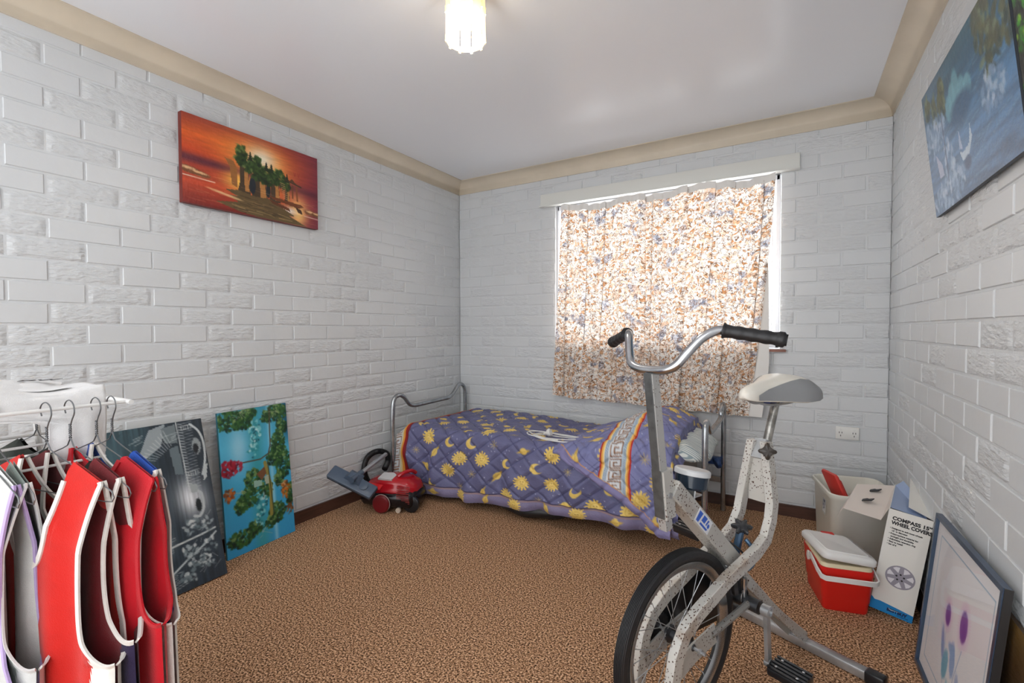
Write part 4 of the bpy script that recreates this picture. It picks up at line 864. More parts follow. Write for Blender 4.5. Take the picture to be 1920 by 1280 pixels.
# side panel printed: photos and blue
sp = Pic(bd, bh, .0032, (222, 222, 226)); sp.poly([(.0, .30), (.4, .18), (.4, .43), (0, .43)], (22, 74, 156)); sp.poly([(0, .20), (.18, .16), (.4, .1), (.4, .2), (0, .31)], (120, 124, 176))
sp.poly([(.22, .05), (.36, .03), (.36, .13), (.22, .15)], (70, 84, 76)); sp.poly([(.06, .06), (.17, .05), (.17, .14), (.06, .15)], (150, 156, 160)); sp.poly([(.30, .13), (.37, .12), (.37, .19), (.30, .20)], (110, 30, 30)); sp.ell(.33, .17, .02, .03, (200, 190, 180))
for k in range(7): sp.line([(.20, .18+k*.013), (.30, .165+k*.013)], .003, (50, 50, 60))
sp.ell(.25, .30, .05, .06, (80, 90, 130)); sp.ell(.25, .30, .03, .04, (180, 184, 200))
canvas_obj('left_panel', sp, bd, bh, T, card, print_m, box, Matrix.Translation((0, bd, 0)) @ Matrix.Rotation(math.radians(-90), 4, 'Z'))
MB().box((T, 0, 0), (bw, T, bh)).build('front_panel', card, box, smooth=False)
MB().box((T, bd-T, 0), (bw, bd, bh)).build('back_panel', card, box, smooth=False)
MB().box((bw-T, T, 0), (bw, bd-T, bh)).build('right_panel', card_ed, box, smooth=False)
MB().box((T, T, 0), (bw-T, bd-T, T)).build('base_panel', card, box, smooth=False)
# flaps
MB().add([(0, 0, bh), (0, bd*.92, bh), (-.135, bd*.86, bh-.035), (-.150, bd*.12, bh-.075), (-.018, -.012, bh-.055)], [(0, 1, 2, 3, 4)]).build('open_top_flap', kraft, box, smooth=False)
fl = MB(); fl.add([(-.150, bd*.12, bh-.075), (-.135, bd*.86, bh-.035), (-.150, bd*.84, bh-.085), (-.168, bd*.16, bh-.125)], [(0, 1, 2, 3)]); fl.build('tuck_flap', kraft, box, smooth=False)
for M_ in (Matrix.Translation((-.075, .14, bh-.035)), Matrix.Translation((-.06, .27, bh-.02))):
    q = MB(); q.prism([(-.022, -.014), (.014, -.018), (.022, .010), (.004, .006), (-.004, .018), (-.020, .010)], 0, .004, 0, M_ @ Matrix.Rotation(math.radians(-24), 4, 'Y')); q.build('slot_cutout', ink, box, smooth=False)
MB().add([(bw, .01, bh), (bw, bd, bh), (bw*.35, bd*.96, bh+.050), (bw*.42, .05, bh+.012)], [(0, 1, 2, 3)]).build('top_flap', card, box, smooth=False)
MB().add([(T, .02, bh-.002), (bw*.86, .02, bh-.006), (bw*.7, .16, bh+.018), (bw*.2, bd-.02, bh+.03), (T, bd-.02, bh)], [(0, 1, 2, 3, 4)]).build('plastic_bag', mat('pale_blue_bag', S(150, 170, 206), .25), box, smooth=False)
MB().box((.01, .012, .05), (bw-.01, bd-.012, bh-.02)).build('contents', mat('dark_contents', S(22, 26, 40), .3), box, smooth=False)
FM = Matrix.Translation((0, -.0006, 0)) @ Matrix.Rotation(math.radians(90), 4, 'X')
text('COMPASS 15”', .0195, FM @ Matrix.Translation((.016, bh-.040, 0)), ink, box, 'heading_lettering', .0009, spacing=1.02)
text('WHEEL COVERS', .0195, FM @ Matrix.Translation((.016, bh-.059, 0)), ink, box, 'heading_lettering', .0009, sx=.88)
for i, s_ in enumerate(['• Designed to suit most wheels', '   15” in diameter', '• Polypropylene material for', '   strength and durability', '• Adjustable retention ring', '• Easy to install', '• Set of 4']):
    text(s_, .0080, FM @ Matrix.Translation((.014, bh-.078-i*.0112, 0)), ink, box, 'bullet_lettering', .00032)
wg = mat('wheel_print_grey', S(150, 146, 158), .5); wl = mat('wheel_print_light', S(222, 220, 226), .5)
WMt = FM @ Matrix.Translation((.075, .165, 0))
wh = MB().lathe([(.0, 0), (.047, 0), (.047, .0006), (0, .0006)], 36, 0, WMt).build('wheel_picture', wg, box, smooth=False)
g_ = MB()
for k in range(7):
    a = k*2*PI/7+.2; d = .14
    g_.prism([(.019*math.cos(a), .019*math.sin(a)), (.041*math.cos(a-.29), .041*math.sin(a-.29)), (.0425*math.cos(a), .0425*math.sin(a)), (.041*math.cos(a+.29), .041*math.sin(a+.29))], .0006, .0010, 0, WMt)
g_.build('spoke_gaps', wl, wh, smooth=False)
g_ = MB()
for k in range(5): a = k*2*PI/5+.3; g_.lathe([(0, .0007), (.0035, .0007), (.0035, .0013), (0, .0013)], 10, 0, WMt @ Matrix.Translation((.0125*math.cos(a), .0125*math.sin(a), 0)))
g_.build('wheel_nuts', ink, wh, smooth=False)
MB().prism([(.0, .0), (bw, .0), (bw, .030), (.09, .036), (.03, .042), (.012, .040), (0, .052)], 0, .0006, 0, FM).build('blue_base_print', cyan, box, smooth=False)
text('BESTBUY', .0165, FM @ Matrix.Translation((.055, .014, .0006)), mat('navy_print', S(10, 24, 70), .5), box, 'logo_lettering', .0009, sx=.95)
text('AUTOMOTIVE', .0055, FM @ Matrix.Translation((.088, .0065, .0006)), ink, box, 'logo_lettering', .0001)
MB().prism([(.058, .026), (.066, .020), (.098, .024), (.066, .0225)], .0008, .0014, 0, FM).build('logo_swoosh', card, box, smooth=False)
# ------------------------------------------------------------------ exercise bike (local X = across, local -Y = forward)
bang = math.atan2(-.427, .904)
bk_ = thing('exercise_bike', 'old rusty grey exercise bike with spoked front wheel and white saddle', 'exercise bike', Matrix.Translation((2.60, -1.385, 0)) @ Matrix.Rotation(bang, 4, 'Z'))
V = lambda x, f, z: Vector((x, -f, z))
def rusty(name, col, dens, metal=.35, rough=.42):
    m = mat(name, col, rough, metal=metal); nt = m.node_tree; N, L = nt.nodes, nt.links; b = N['Principled BSDF']
    tc = N.new('ShaderNodeTexCoord'); n1 = N.new('ShaderNodeTexVoronoi'); n1.inputs['Scale'].default_value = 120; L.new(tc.outputs['Object'], n1.inputs[0])
    n2 = N.new('ShaderNodeTexNoise'); n2.inputs['Scale'].default_value = 9; n2.inputs['Detail'].default_value = 4; L.new(tc.outputs['Object'], n2.inputs[0])
    r1 = N.new('ShaderNodeValToRGB'); L.new(n1.outputs['Distance'], r1.inputs[0]); r1.color_ramp.elements[0].position = .2; r1.color_ramp.elements[0].color = (1, 1, 1, 1); r1.color_ramp.elements[1].position = .32; r1.color_ramp.elements[1].color = (0, 0, 0, 1)
    r2 = N.new('ShaderNodeValToRGB'); L.new(n2.outputs['Fac'], r2.inputs[0]); r2.color_ramp.elements[0].position = dens; r2.color_ramp.elements[0].color = (0, 0, 0, 1); r2.color_ramp.elements[1].position = dens+.08; r2.color_ramp.elements[1].color = (1, 1, 1, 1)
    mu = N.new('ShaderNodeMath'); mu.operation = 'MULTIPLY'; L.new(r1.outputs[0], mu.inputs[0]); L.new(r2.outputs[0], mu.inputs[1])
    r3 = N.new('ShaderNodeValToRGB'); L.new(n2.outputs['Fac'], r3.inputs[0]); r3.color_ramp.elements[0].position = dens+.17; r3.color_ramp.elements[0].color = (*col, 1); r3.color_ramp.elements[1].position = dens+.36; r3.color_ramp.elements[1].color = (*S(150, 118, 84), 1)
    mx = N.new('ShaderNodeMixRGB'); L.new(mu.outputs[0], mx.inputs[0]); L.new(r3.outputs[0], mx.inputs[1]); mx.inputs[2].default_value = (*S(78, 50, 36), 1); L.new(mx.outputs[0], b.inputs['Base Color']); return m
fr1 = rusty('worn_silver_frame_paint', S(204, 202, 196), .40); fr2 = rusty('worn_plate_steel', S(188, 187, 182), .44); galv = mat('grey_steel', S(186, 188, 190), .35, metal=.7, var=.25, vscale=14)
steel_b = mat('chromed_steel', S(196, 198, 202), .18, metal=1.0, var=.2, vscale=20); dsteel = mat('dull_dark_steel', S(96, 98, 102), .4, metal=.8, var=.35, vscale=30)
X_ = (1, 0, 0)
def smooth_rail(sgn):
    tp = [V(sgn*.022, .285, .80), V(sgn*.034, .290, .72), V(sgn*.05, .298, .61), V(sgn*.052, .312, .555), V(sgn*.054, .345, .505), V(sgn*.055, .40, .478), V(sgn*.055, .56, .437), V(sgn*.055, .70, .385), V(sgn*.055, .758, .352), V(sgn*.055, .792, .30), V(sgn*.055, .806, .24), V(sgn*.055, .83, .035)]
    return tp
for sgn in (1, -1): MB().bar(smooth_rail(sgn), X_, .0125, .019).build('frame_rail', fr1, bk_, ang=28)
# diagonal channel and rear strut
MB().bar([V(0, .755, .735), V(0, .43, .425)], X_, .028, .025).build('diagonal_post', fr2, bk_, ang=30)
MB().bar([V(0, .452, .44), V(0, .385, .375), V(0, .20, .205), V(0, .0, .052)], X_, .030, .010).build('rear_strut', fr2, bk_, ang=30)
MB().bar([V(.028, .40, .37), V(.028, .0, .030)], X_, .0025, .014).bar([V(-.028, .40, .37), V(-.028, .0, .030)], X_, .0025, .014).build('strut_flange', fr2, bk_, ang=30)
for f, nm in ((0, 'rear_foot_bar'), (.83, 'front_foot_bar')):
    o = MB().box((-.225, -f-.017, .004), (.225, -f+.017, .036), 0, None, .004).build(nm, galv, bk_)
    for s_ in (-1, 1): MB().box((s_*.24-.028, -f-.020, 0), (s_*.24+.028, -f+.020, .040), 0, None, .007).build('end_cap', black_plastic, o)
# stem and handlebar
MB().bar([V(0, .765, .62), V(0, .779, .69), V(0, .829, 1.055)], X_, .013, .015).build('handlebar_stem', rusty('worn_stem_steel', S(184, 184, 182), .44, .5), bk_, ang=30)
MB().bar([V(0, .768, .655), V(0, .785, .79)], X_, .021, .021).build('stem_sleeve', fr2, bk_, ang=30)
MB().lathe([(0, 0), (.008, 0), (.008, .004), (0, .004)], 12, 0, Matrix.Translation(V(.021, .776, .72)) @ Matrix.Rotation(math.radians(90), 4, 'Y')).build('rivet', galv, bk_)
hb_ = [V(-.165, .745, 1.152), V(-.14, .765, 1.160), V(-.115, .79, 1.150), V(-.095, .81, 1.115), V(-.075, .825, 1.080), V(-.045, .832, 1.066), V(0, .833, 1.063), V(.045, .832, 1.066), V(.075, .825, 1.080), V(.10, .81, 1.115), V(.125, .79, 1.150), V(.15, .765, 1.168), V(.175, .745, 1.166)]
MB().tube(smoothpath(hb_, 6), .0118, 14).build('handlebar', steel_b, bk_, ang=80)
for a, b_ in ((V(-.150, .758, 1.158), V(-.268, .700, 1.128)), (V(.160, .758, 1.168), V(.285, .700, 1.145))):
    d = b_-a; n = 40; pts = [a+d*(i/n) for i in range(n+1)]
    rr = [.0195 if i < 2 else (.0160+.0008*math.sin(i*.75) if i < 35 else (.0185 if i < 39 else .014)) for i in range(n+1)]
    go = MB().tube(pts, rr, 16).build('grip', black_rubber, bk_, ang=60)
stf = mat('dark_bare_steel', S(104, 106, 106), .35, metal=.6, var=.35, vscale=24)
MB().bar([V(0, .7965, .69), V(0, .8465, 1.055)], X_, .0128, .0012).build('bare_steel_face', stf, bk_, smooth=False)
MB().bar([V(0, .792, .655), V(0, .809, .79)], X_, .016, .0016).build('sleeve_channel', stf, bk_, smooth=False)
# gauge
GM = Matrix.Translation(V(0, .656, .712)) @ Matrix.Rotation(math.radians(-10), 4, 'X')
MB().lathe([(0, 0), (.040, 0), (.045, .006), (.047, .040), (0, .040)], 36, 0, GM).build('gauge_housing', mat('dark_blue_gauge', S(22, 38, 54), .2), bk_)
MB().lathe([(.044, .038), (.050, .040), (.050, .052), (.046, .056), (.0, .057)], 36, 0, GM).build('gauge_cap', mat('light_grey_gauge_cap', S(196, 198, 200), .3), bk_)
MB().bar([V(0, .662, .712), V(0, .672, .66)], X_, .022, .003).box((-.02, -.69, .69), (.02, -.63, .694)).build('gauge_bracket', galv, bk_, smooth=False)
MB().tube(smoothpath([V(.005, .655, .71), V(.012, .65, .67), V(.018, .63, .61), V(.02, .56, .56), V(.022, .50, .525), V(.028, .45, .49), V(.03, .42, .46)], 8), .003, 6).build('gauge_cable', black_rubber, bk_)
lb = Pic(.05, .085, .0016, (214, 218, 224)); [lb.poly(q, (46, 92, 190)) for q in ([(.006, .006), (.044, .006), (.044, .02), (.006, .026)], [(.006, .034), (.03, .03), (.03, .05), (.006, .055)], [(.036, .03), (.044, .028), (.044, .07), (.036, .075)], [(.008, .06), (.03, .056), (.03, .062), (.008, .068)])]; lb.ell(.025, .072, .008, .006, (46, 92, 190))
dv = (V(0, .43, .425)-V(0, .755, .735)).normalized(); nv_ = dv.cross(Vector(X_)); nv_ = nv_ if nv_.z > 0 else -nv_
nv0 = dv.cross(Vector(X_)); mlab = Matrix((dv, -Vector(X_), -nv0)).transposed().to_4x4(); mlab.translation = V(.0288, .665, .648)+nv0*.020
lb.a = np.transpose(lb.a, (1, 0, 2)); lb.w, lb.h = lb.h, lb.w
canvas_obj('blue_white_sticker', lb, .085, .040, .0006, pale_plastic, print_m, bk_, mlab)
# seat
seatm = mat('off_white_saddle_vinyl', S(226, 222, 212), .35); sgrey = mat('grey_saddle_side', S(140, 142, 144), .5)
prof = []
def seat_ring(f, hw, zt, zb):
    out = []
    for k in range(20):
        a = PI*k/19; out.append(tuple(V(hw*math.cos(a), f, zb+(zt-zb)*math.sin(a)**.6)))
    for k in range(6):
        t = 1-2*k/5; out.append(tuple(V(-hw*.9*t, f, zb-.004)))
    return out
SR = [(.388, .008, .966, .955), (.378, .020, .980, .948), (.345, .028, .989, .942), (.295, .036, .997, .938), (.245, .055, 1.004, .935), (.20, .080, 1.012, .932), (.155, .100, 1.017, .930), (.11, .106, 1.012, .931), (.07, .098, .994, .934), (.04, .075, .972, .937), (.025, .045, .956, .941)]
MB().loft([seat_ring(*q) for q in SR]).build('saddle', seatm, bk_, ang=60)
def sideg(sg):
    m = MB(); rows = []
    for qi, (f, hw, zt, zb) in enumerate(SR[2:11]):
        lens = .06+.50*math.sin(PI*(qi+.15)/8.4)**.8
        rows.append([tuple(V(sg*(hw*math.cos(a)+.002), f, zb+(zt-zb)*math.sin(a)**.6)) for a in [PI*.5*k/6*lens for k in range(7)]])
    m.loft(rows, closed=False, caps=False); return m
for sg in (1, -1): sideg(sg).build('side_panel', sgrey, bk_, ang=60)
MB().tube([V(.0, .24, .925), V(0, .13, .925)], .012, 10).build('seat_clamp', mat('blue_steel_clamp', S(60, 70, 110), .3, metal=.8), bk_)
for s_ in (1, -1):
    MB().tube(smoothpath([V(s_*.006, .36, .946), V(s_*.02, .28, .922), V(s_*.03, .16, .918), V(s_*.045, .08, .932)], 6), .004, 8).build('seat_wire', galv, bk_)
MB().tube([V(0, .272, .70), V(0, .237, .79), V(0, .182, .925)], .0135, 14).build('seat_post', mat('worn_chrome_post', S(176, 174, 168), .25, metal=.9, var=.45, vscale=40), bk_)
MB().bar([V(0, .288, .74), V(0, .262, .80)], X_, .021, .019).build('post_clamp', galv, bk_, ang=30)
MB().bar([V(0, .292, .60), V(0, .286, .74)], X_, .032, .003).build('web_plate', fr1, bk_, ang=30)
def knob(nm, M_, r=.026, n=5, col=None):
    m = MB(); pts = []
    for k in range(n*8):
        a = 2*PI*k/(n*8); rr_ = r*(.78+.30*max(-.4, math.cos(n*a))); pts.append((rr_*math.cos(a), rr_*math.sin(a)))
    m.loft([[(x*s_, y*s_, z) for x, y in pts] for z, s_ in ((0, .55), (.004, .95), (.014, 1), (.018, .85), (.018, .0))], 0, M_)
    m.lathe([(.011, -.016), (.012, .002), (0, .002)], 14, 0, M_, caps=False); return m.build(nm, col or black_plastic, bk_, ang=50)
bronze = mat('dark_bronze_knob', S(52, 46, 40), .3)
kM = Matrix.Translation(V(.035, .305, .775)) @ frame_to((.55, -.75, .15)).to_3x3().to_4x4()
knob('adjusting_knob', kM, .026, 4, bronze); MB().tube([V(.0, .27, .775), V(.035, .302, .775)], .006, 8).build('knob_bolt', steel_b, bk_)
kM = Matrix.Translation(V(.01, .405, .535)) @ frame_to((.25, -.35, .9)).to_3x3().to_4x4()
knob('tension_knob', kM, .030, 6, mat('black_tension_knob', S(44, 46, 50), .25)); MB().tube([V(.0, .42, .455), V(.008, .408, .53)], .012, 10).build('tension_spindle', mat('blue_grey_steel', S(70, 96, 124), .3, metal=.6), bk_)
MB().tube(smoothpath([V(.015, .39, .50), V(.035, .385, .475), V(.046, .40, .44), V(.038, .42, .42)], 6), .007, 8).build('tension_lever', mat('blue_grey_lever', S(90, 118, 146), .3, metal=.6), bk_)
MB().tube([V(.03+.0, .42+.020*math.cos(a), .33+.026*math.sin(a)) for a in [i*2*PI/24 for i in range(24)]], .0028, 6, closed=True).tube([V(.03, .42, .39), V(.03, .42, .32)], .007, 8).build('pull_ring', steel_b, bk_)
MB().bar([V(-.03, .47, .43), V(.03, .47, .43)], (0, 1, 0), .02, .002).tube([V(0, .47, .43), V(0, .49, .40)], .007, 8).box((-.025, -.515, .535-.14), (.025, -.475, .545-.14)).build('brake_pad_bracket', galv, bk_)
# wheel
WF, WZ, WR = .705, .287, .252
wc = V(0, WF, WZ); WMx = Matrix.Translation(wc) @ Matrix.Rotation(math.radians(90), 4, 'Y')
ty = MB(); tp = [(WR-.034, -.012), (WR-.018, -.019), (WR-.006, -.017)]
for k in range(7): z = -.013+k*.0043; tp += [(WR-.001, z-.0012), (WR, z), (WR-.001, z+.0012), (WR-.004, z+.0021)]
tp += [(WR-.006, .017), (WR-.018, .019), (WR-.034, .012), (WR-.034, -.012)]
ty.lathe(tp, 72, 0, WMx, caps=False); wheel = ty.build('front_wheel', black_rubber, bk_, ang=30)
MB().lathe([(WR-.032, -.0145), (WR-.050, -.010), (WR-.058, -.004), (WR-.058, .004), (WR-.050, .010), (WR-.032, .0145), (WR-.036, .009), (WR-.036, -.009), (WR-.032, -.0145)], 72, 0, WMx, caps=False).build('rim', mat('chromed_rim', S(190, 194, 198), .22, metal=.95, var=.2, vscale=9), wheel, ang=40)
MB().lathe([(.008, -.05), (.012, -.045), (.012, -.032), (.026, -.030), (.026, -.026), (.014, -.022), (.014, .022), (.026, .026), (.026, .030), (.012, .032), (.012, .045), (.008, .05)], 20, 0, WMx).build('hub', dsteel, wheel)
for k in range(28):
    sd = 1 if k % 2 else -1; a = 2*PI*k/28; ah = a+(.95 if (k//2) % 2 else -.95)
    MB().tube([wc+V(sd*.027, .024*math.cos(ah), .024*math.sin(ah)), wc+V(sd*.002, (WR-.058)*math.cos(a), (WR-.058)*math.sin(a))], .0012, 5).build('spoke', galv, wheel)
MB().tube([wc+V(-.075, 0, 0), wc+V(.085, 0, 0)], .005, 8).lathe([(0, 0), (.009, 0), (.009, .008), (0, .008)], 6, 0, Matrix.Translation(wc+V(.066, 0, 0)) @ Matrix.Rotation(math.radians(90), 4, 'Y')).build('axle', galv, bk_)
bb = V(0, .412, .315)
for sgn in (1, -1):
    MB().bar([V(sgn*.045, .80, .235), V(sgn*.045, .70, .270), V(sgn*.045, .60, .29)], X_, .0025, .030).build('dropout_plate', fr2, bk_, ang=30)
MB().tube([V(.045, .62, .290), V(.045, .425, .318)], .0105, 10).build('chain_stay', rusty('rusty_tube_steel', S(150, 148, 144), .42, .5), bk_)
MB().tube([V(-.035, .42, .40), V(-.005, .412, .315)], .02, 10).tube([bb+V(-.05, 0, 0), bb+V(.075, 0, 0)], .021, 18).build('bottom_bracket_shell', dsteel, bk_)
MB().tube([V(0, .412, .315), V(0, .43, .425)], .018, 10).build('bracket_hanger', dsteel, bk_)
# chain case on the far side
cc_ = []
r1_, r2_ = .118, .075; A_, B_ = (.412, .315), (.705, .287); dirn = math.atan2(B_[1]-A_[1], B_[0]-A_[0])
for k in range(19): a = dirn+PI/2+k*PI/18; cc_.append((A_[0]+r1_*math.cos(a), A_[1]+r1_*math.sin(a)))
for k in range(19): a = dirn-PI/2+k*PI/18; cc_.append((B_[0]+r2_*math.cos(a), B_[1]+r2_*math.sin(a)))
CMx = Matrix(((0, 0, 1, 0), (-1, 0, 0, 0), (0, 1, 0, 0), (0, 0, 0, 1)))
MB().prism(cc_, -.098, -.070, 0, CMx).build('chain_case', black_plastic, bk_, ang=40)
sp_ = []
for k in range(64): a = 2*PI*k/64; r_ = .040 if k % 4 < 2 else .036; sp_.append((B_[0]+r_*math.cos(a), B_[1]+r_*math.sin(a)))
MB().prism(sp_, -.0695, -.066, 0, CMx).build('sprocket', dsteel, bk_, ang=40)
# cranks and pedals
def crank(sgn, f0, z0, f1, z1, px):
    x = sgn*.095
    co = MB().bar([V(x, f0, z0), V(x, f1, z1)], X_, .006, .0105).lathe([(0, -.012), (.017, -.012), (.018, .012), (.011, .013), (.011, .008), (0, .008)], 20, 0, Matrix.Translation(V(x, f0, z0)) @ Matrix.Rotation(math.radians(90*sgn), 4, 'Y')).lathe([(0, -.008), (.013, -.008), (.013, .008), (0, .008)], 16, 0, Matrix.Translation(V(x, f1, z1)) @ Matrix.Rotation(math.radians(90), 4, 'Y')).build('crank_arm', galv, bk_, ang=40)
    return co
crank(1, .412, .315, .398, .150, 0); crank(-1, .412, .315, .426, .480, 0)
for sgn, f, z, tl in ((1, .398, .150, 4), (-1, .426, .480, 10)):
    PM = Matrix.Translation(V(sgn*.158, f, z)) @ Matrix.Rotation(math.radians(tl), 4, 'X')
    m = MB(); m.box((-.050, -.036, -.012), (.050, .036, .012), 0, PM, .004)
    for k in range(5): m.box((-.050, -.034+k*.015, .0121), (.050, -.026+k*.015, .0155), 0, PM)
    po_ = m.build('pedal', black_plastic, bk_, ang=30)
    MB().tube([V(sgn*.09, f, z), V(sgn*.115, f, z)], .006, 8).build('pedal_spindle', steel_b, po_)
    for sx in (-.03, .03):
        for sy in (-.019, .019): MB().lathe([(0, 0), (.0045, 0), (.004, .0045), (0, .005)], 10, 0, PM @ Matrix.Translation((sx, sy, .0125))).build('pedal_screw', steel_b, po_)
# ------------------------------------------------------------------ clothes airer with hanging singlets
AZ = 1.006
wwire = mat('white_coated_wire', S(222, 222, 220), .35); gwire = mat('grey_hanger_wire', S(120, 122, 124), .3, metal=.8)
ai = thing('clothes_airer', 'white wire clothes airer standing by the left wall', 'clothes airer', Matrix.Translation((.93, -3.35, 0)))
AI = Matrix.Translation((-.93, 3.35, 0))
RT = [(x, AZ-.006) for x in (.72, .865, 1.008, 1.135)]
for x, z in RT: MB().tube([(x, -3.80, z-.006), (x, -2.885, z-.006)], .0042, 8, 0, AI).build('top_rail', wwire, ai)
for x, z in ((.966, .889), (.80, .889), (1.054, .85), (.88, .85)): MB().tube([(x, -3.80, z), (x, -2.905, z)], .0035, 8, 0, AI).build('lower_rail', wwire, ai)
for y in (-2.885, -3.80):
    MB().tube([(.70, y, AZ-.012), (1.155, y, AZ-.012)], .006, 8, 0, AI).build('end_bar', wwire, ai)
    MB().tube([(.74, y-.0, AZ-.016), (.80, y, .85), (.985, y, .85), (1.0, y, AZ-.016)], .004, 8, 0, AI).build('side_hoop', wwire, ai)
for y in (-2.96, -3.72):
    MB().tube([(.735, y, AZ-.02), (1.10, y, .006)], .007, 8, 0, AI).build('leg', wwire, ai); MB().tube([(1.0, y+.015, AZ-.02), (.735, y+.015, .006)], .007, 8, 0, AI).build('leg', wwire, ai)
for x in (.735, 1.10): MB().tube([(x, -3.74, .007), (x, -2.93, .007)], .007, 8, 0, AI).build('floor_bar', wwire, ai)
def hanger(label, x, y, z, rot=0):
    M_ = Matrix.Translation((x, y, z)) @ Matrix.Rotation(math.radians(rot), 4, 'Z')
    h = thing('wire_hanger', label, 'hanger', M_, 'wire hangers on the airer')
    hk = smoothpath([(-.016, 0, -.026), (-.021, 0, -.010), (-.012, 0, .002), (.002, 0, .005), (.015, 0, -.004), (.018, 0, -.022), (.008, 0, -.04), (.002, 0, -.052)], 6)
    MB().tube(hk, .0014, 6).build('hook', gwire, h)
    tw = MB()
    for ph in (0, PI): tw.tube([(.002*math.cos(t*.9+ph), .002*math.sin(t*.9+ph), -.050-t*.0014) for t in range(24)], .0013, 5)
    tw.build('twisted_neck', gwire, h)
    b_ = [(.0, 0, -.082), (.012, 0, -.100), (.03, 0, -.108), (.195, 0, -.165), (.212, 0, -.172), (.219, 0, -.184), (.212, 0, -.194), (.19, 0, -.196), (-.19, 0, -.196), (-.212, 0, -.194), (-.219, 0, -.184), (-.212, 0, -.172), (-.195, 0, -.165), (-.03, 0, -.108), (-.012, 0, -.100), (0, 0, -.082)]
    MB().tube(b_, .0014, 6, closed=False).build('triangle_frame', gwire, h); return h
def tank(label, hx, hy, col, trim=None, side=None, neck=(.34, .20), hem=.12, under=.46, rot=0, hw=.222, dd=.030, seed=1, inner=None, grp='singlets on wire hangers', name='singlet', strap=(.085, .185), backcol=None, sidew=.66, piping=None):
    r = random.Random(seed); M_ = Matrix.Translation((hx, hy, AZ)) @ Matrix.Rotation(math.radians(rot), 4, 'Z')
    t = thing(name, label, 'singlet', M_, grp)
    zs = lambda x: -.092-.078*max(0, abs(x)-.02)/.19
    L_ = AZ-hem; zu = -(AZ-under)
    ph = [r.uniform(0, 6) for _ in range(4)]
    def top(s, nd):
        if s < .34: q = s/.34; x = strap[0]*q; return x, zs(strap[0])+.004-nd*(1-q**2.6)**.75
        if s < .48: q = (s-.34)/.14; x = strap[0]+(strap[1]-strap[0])*q; return x, zs(x)+.004
        q = (s-.48)/.52; x = strap[1]-.030*math.sin(PI*q)+(hw-strap[1])*q**2.2; za = zs(strap[1])+.004
        return x, za+(zu-za)*math.sin(PI/2*q)**1.15
    def yoff(x, z, sd):
        drop = max(0, zs(min(abs(x), .2))-z); g = min(1, drop/.14); w_ = math.sqrt(max(0, 1-(min(abs(x), hw)/hw)**2))
        ap = 0
        if z > zu and abs(x) > strap[1]-.04: # armhole edges stand apart most just above the underarm
            q = (zs(strap[1])-z)/(zs(strap[1])-zu); ap = math.sin(PI*min(1, max(0, q))**1.7)**.5*min(1, (abs(x)-strap[1]+.04)/.03)
        y = sd*(.0025+dd*w_*g+dd*.5*ap)
        return y+g*(.010*math.sin(x*38+ph[0]+z*2)+.006*math.sin(x*71+ph[1]-z*3))*min(1, .2+drop)
    NU, NV = 96, 60
    def pt(u, v, sd, nd):
        s = abs(2*u-1); sg = 1 if u >= .5 else -1; x, z = top(s, nd); xb = hw*1.02*s; vv = v**1.15
        xx = x+(xb-x)*min(1, vv*1.35)**.9 if s < .9 else x+(xb-x)*vv; zz = z+(-L_+.012*math.sin(u*14+seed)-z)*vv
        return Vector((sg*xx, yoff(xx, zz, sd), zz))
    for sd, nd, nm in ((-1, neck[0], 'front_panel'), (1, neck[1], 'back_panel')):
        m = MB(); m.grid(lambda u, v: pt(u, v, sd, nd), NU, NV)
        if side:
            for i, f in enumerate(m.f):
                u = ((i % NU)+.5)/NU; s = abs(2*u-1); c = m.v[f[0]]
                if s > sidew and c[2] < zu+.09-.26*(1-s)/(1-sidew)+.05: m.m[i] = 1
        o = m.build(nm, [col if (sd < 0 or not backcol) else backcol, side or col], t, ang=180)
        if trim:
            pts = [pt(i/160, 0, sd, nd)+Vector((0, sd*.001, 0)) for i in range(161)]
            MB().tube(pts[int(160*.335):int(160*.665)+1], 1, flat=(.0062, .0020)).build('neck_trim', trim, o, ang=80)
            for a, b_ in ((0, int(160*.26)), (int(160*.74), 160)):
                MB().tube(pts[a:b_+1], 1, flat=(.0062, .0020)).build('armhole_trim', trim, o, ang=80)
    return t
wht = clothmat('white_jersey_cloth', S(226, 224, 218)); wtrim = clothmat('white_rib_trim', S(230, 226, 220))
red1 = clothmat('bright_red_jersey', S(192, 24, 14)); red2 = clothmat('crimson_cotton', S(196, 18, 34)); mar = clothmat('maroon_jersey', S(112, 20, 28)); blu = clothmat('royal_blue_jersey', S(16, 74, 168)); nav = clothmat('navy_lining', S(44, 34, 66)); sage = clothmat('grey_green_jersey', S(128, 140, 132)); lavn = clothmat('lavender_trim', S(178, 158, 204)); offw = clothmat('off_white_jersey', S(196, 198, 196)); grt = clothmat('pale_grey_trim', S(206, 208, 206))
HS = [('blue', -2.918, 6), ('red', -2.948, 9), ('maroon', -2.996, 9), ('orange', -3.036, 12), ('grey', -3.088, 2), ('white', -3.118, 4)]
names = dict(blue='wire hanger holding the blue singlet at the end of the airer', red='wire hanger holding the plain crimson top', maroon='wire hanger holding the maroon singlet', orange='wire hanger holding the bright red white-edged singlet', grey='wire hanger holding the grey-green singlet', white='wire hanger holding the lavender-edged white singlet')
for n_, y, ro in HS: hanger(names[n_], 1.008 if n_ in ('grey', 'white') else 1.135, y, AZ, ro)
tank('royal blue singlet with white edging and white lower sides, last on the airer', 1.135, -2.918, blu, wtrim, wht, neck=(.12, .08), hem=.10, under=.50, rot=6, seed=3, dd=.030, sidew=.72)
rt = tank('plain crimson sleeveless top with faint sun emblem', 1.135, -2.948, red2, red2, None, neck=(.08, .06), hem=.14, under=.515, rot=9, seed=8, dd=.030, strap=(.10, .21), hw=.232, name='sleeveless_top')
eb = MB()
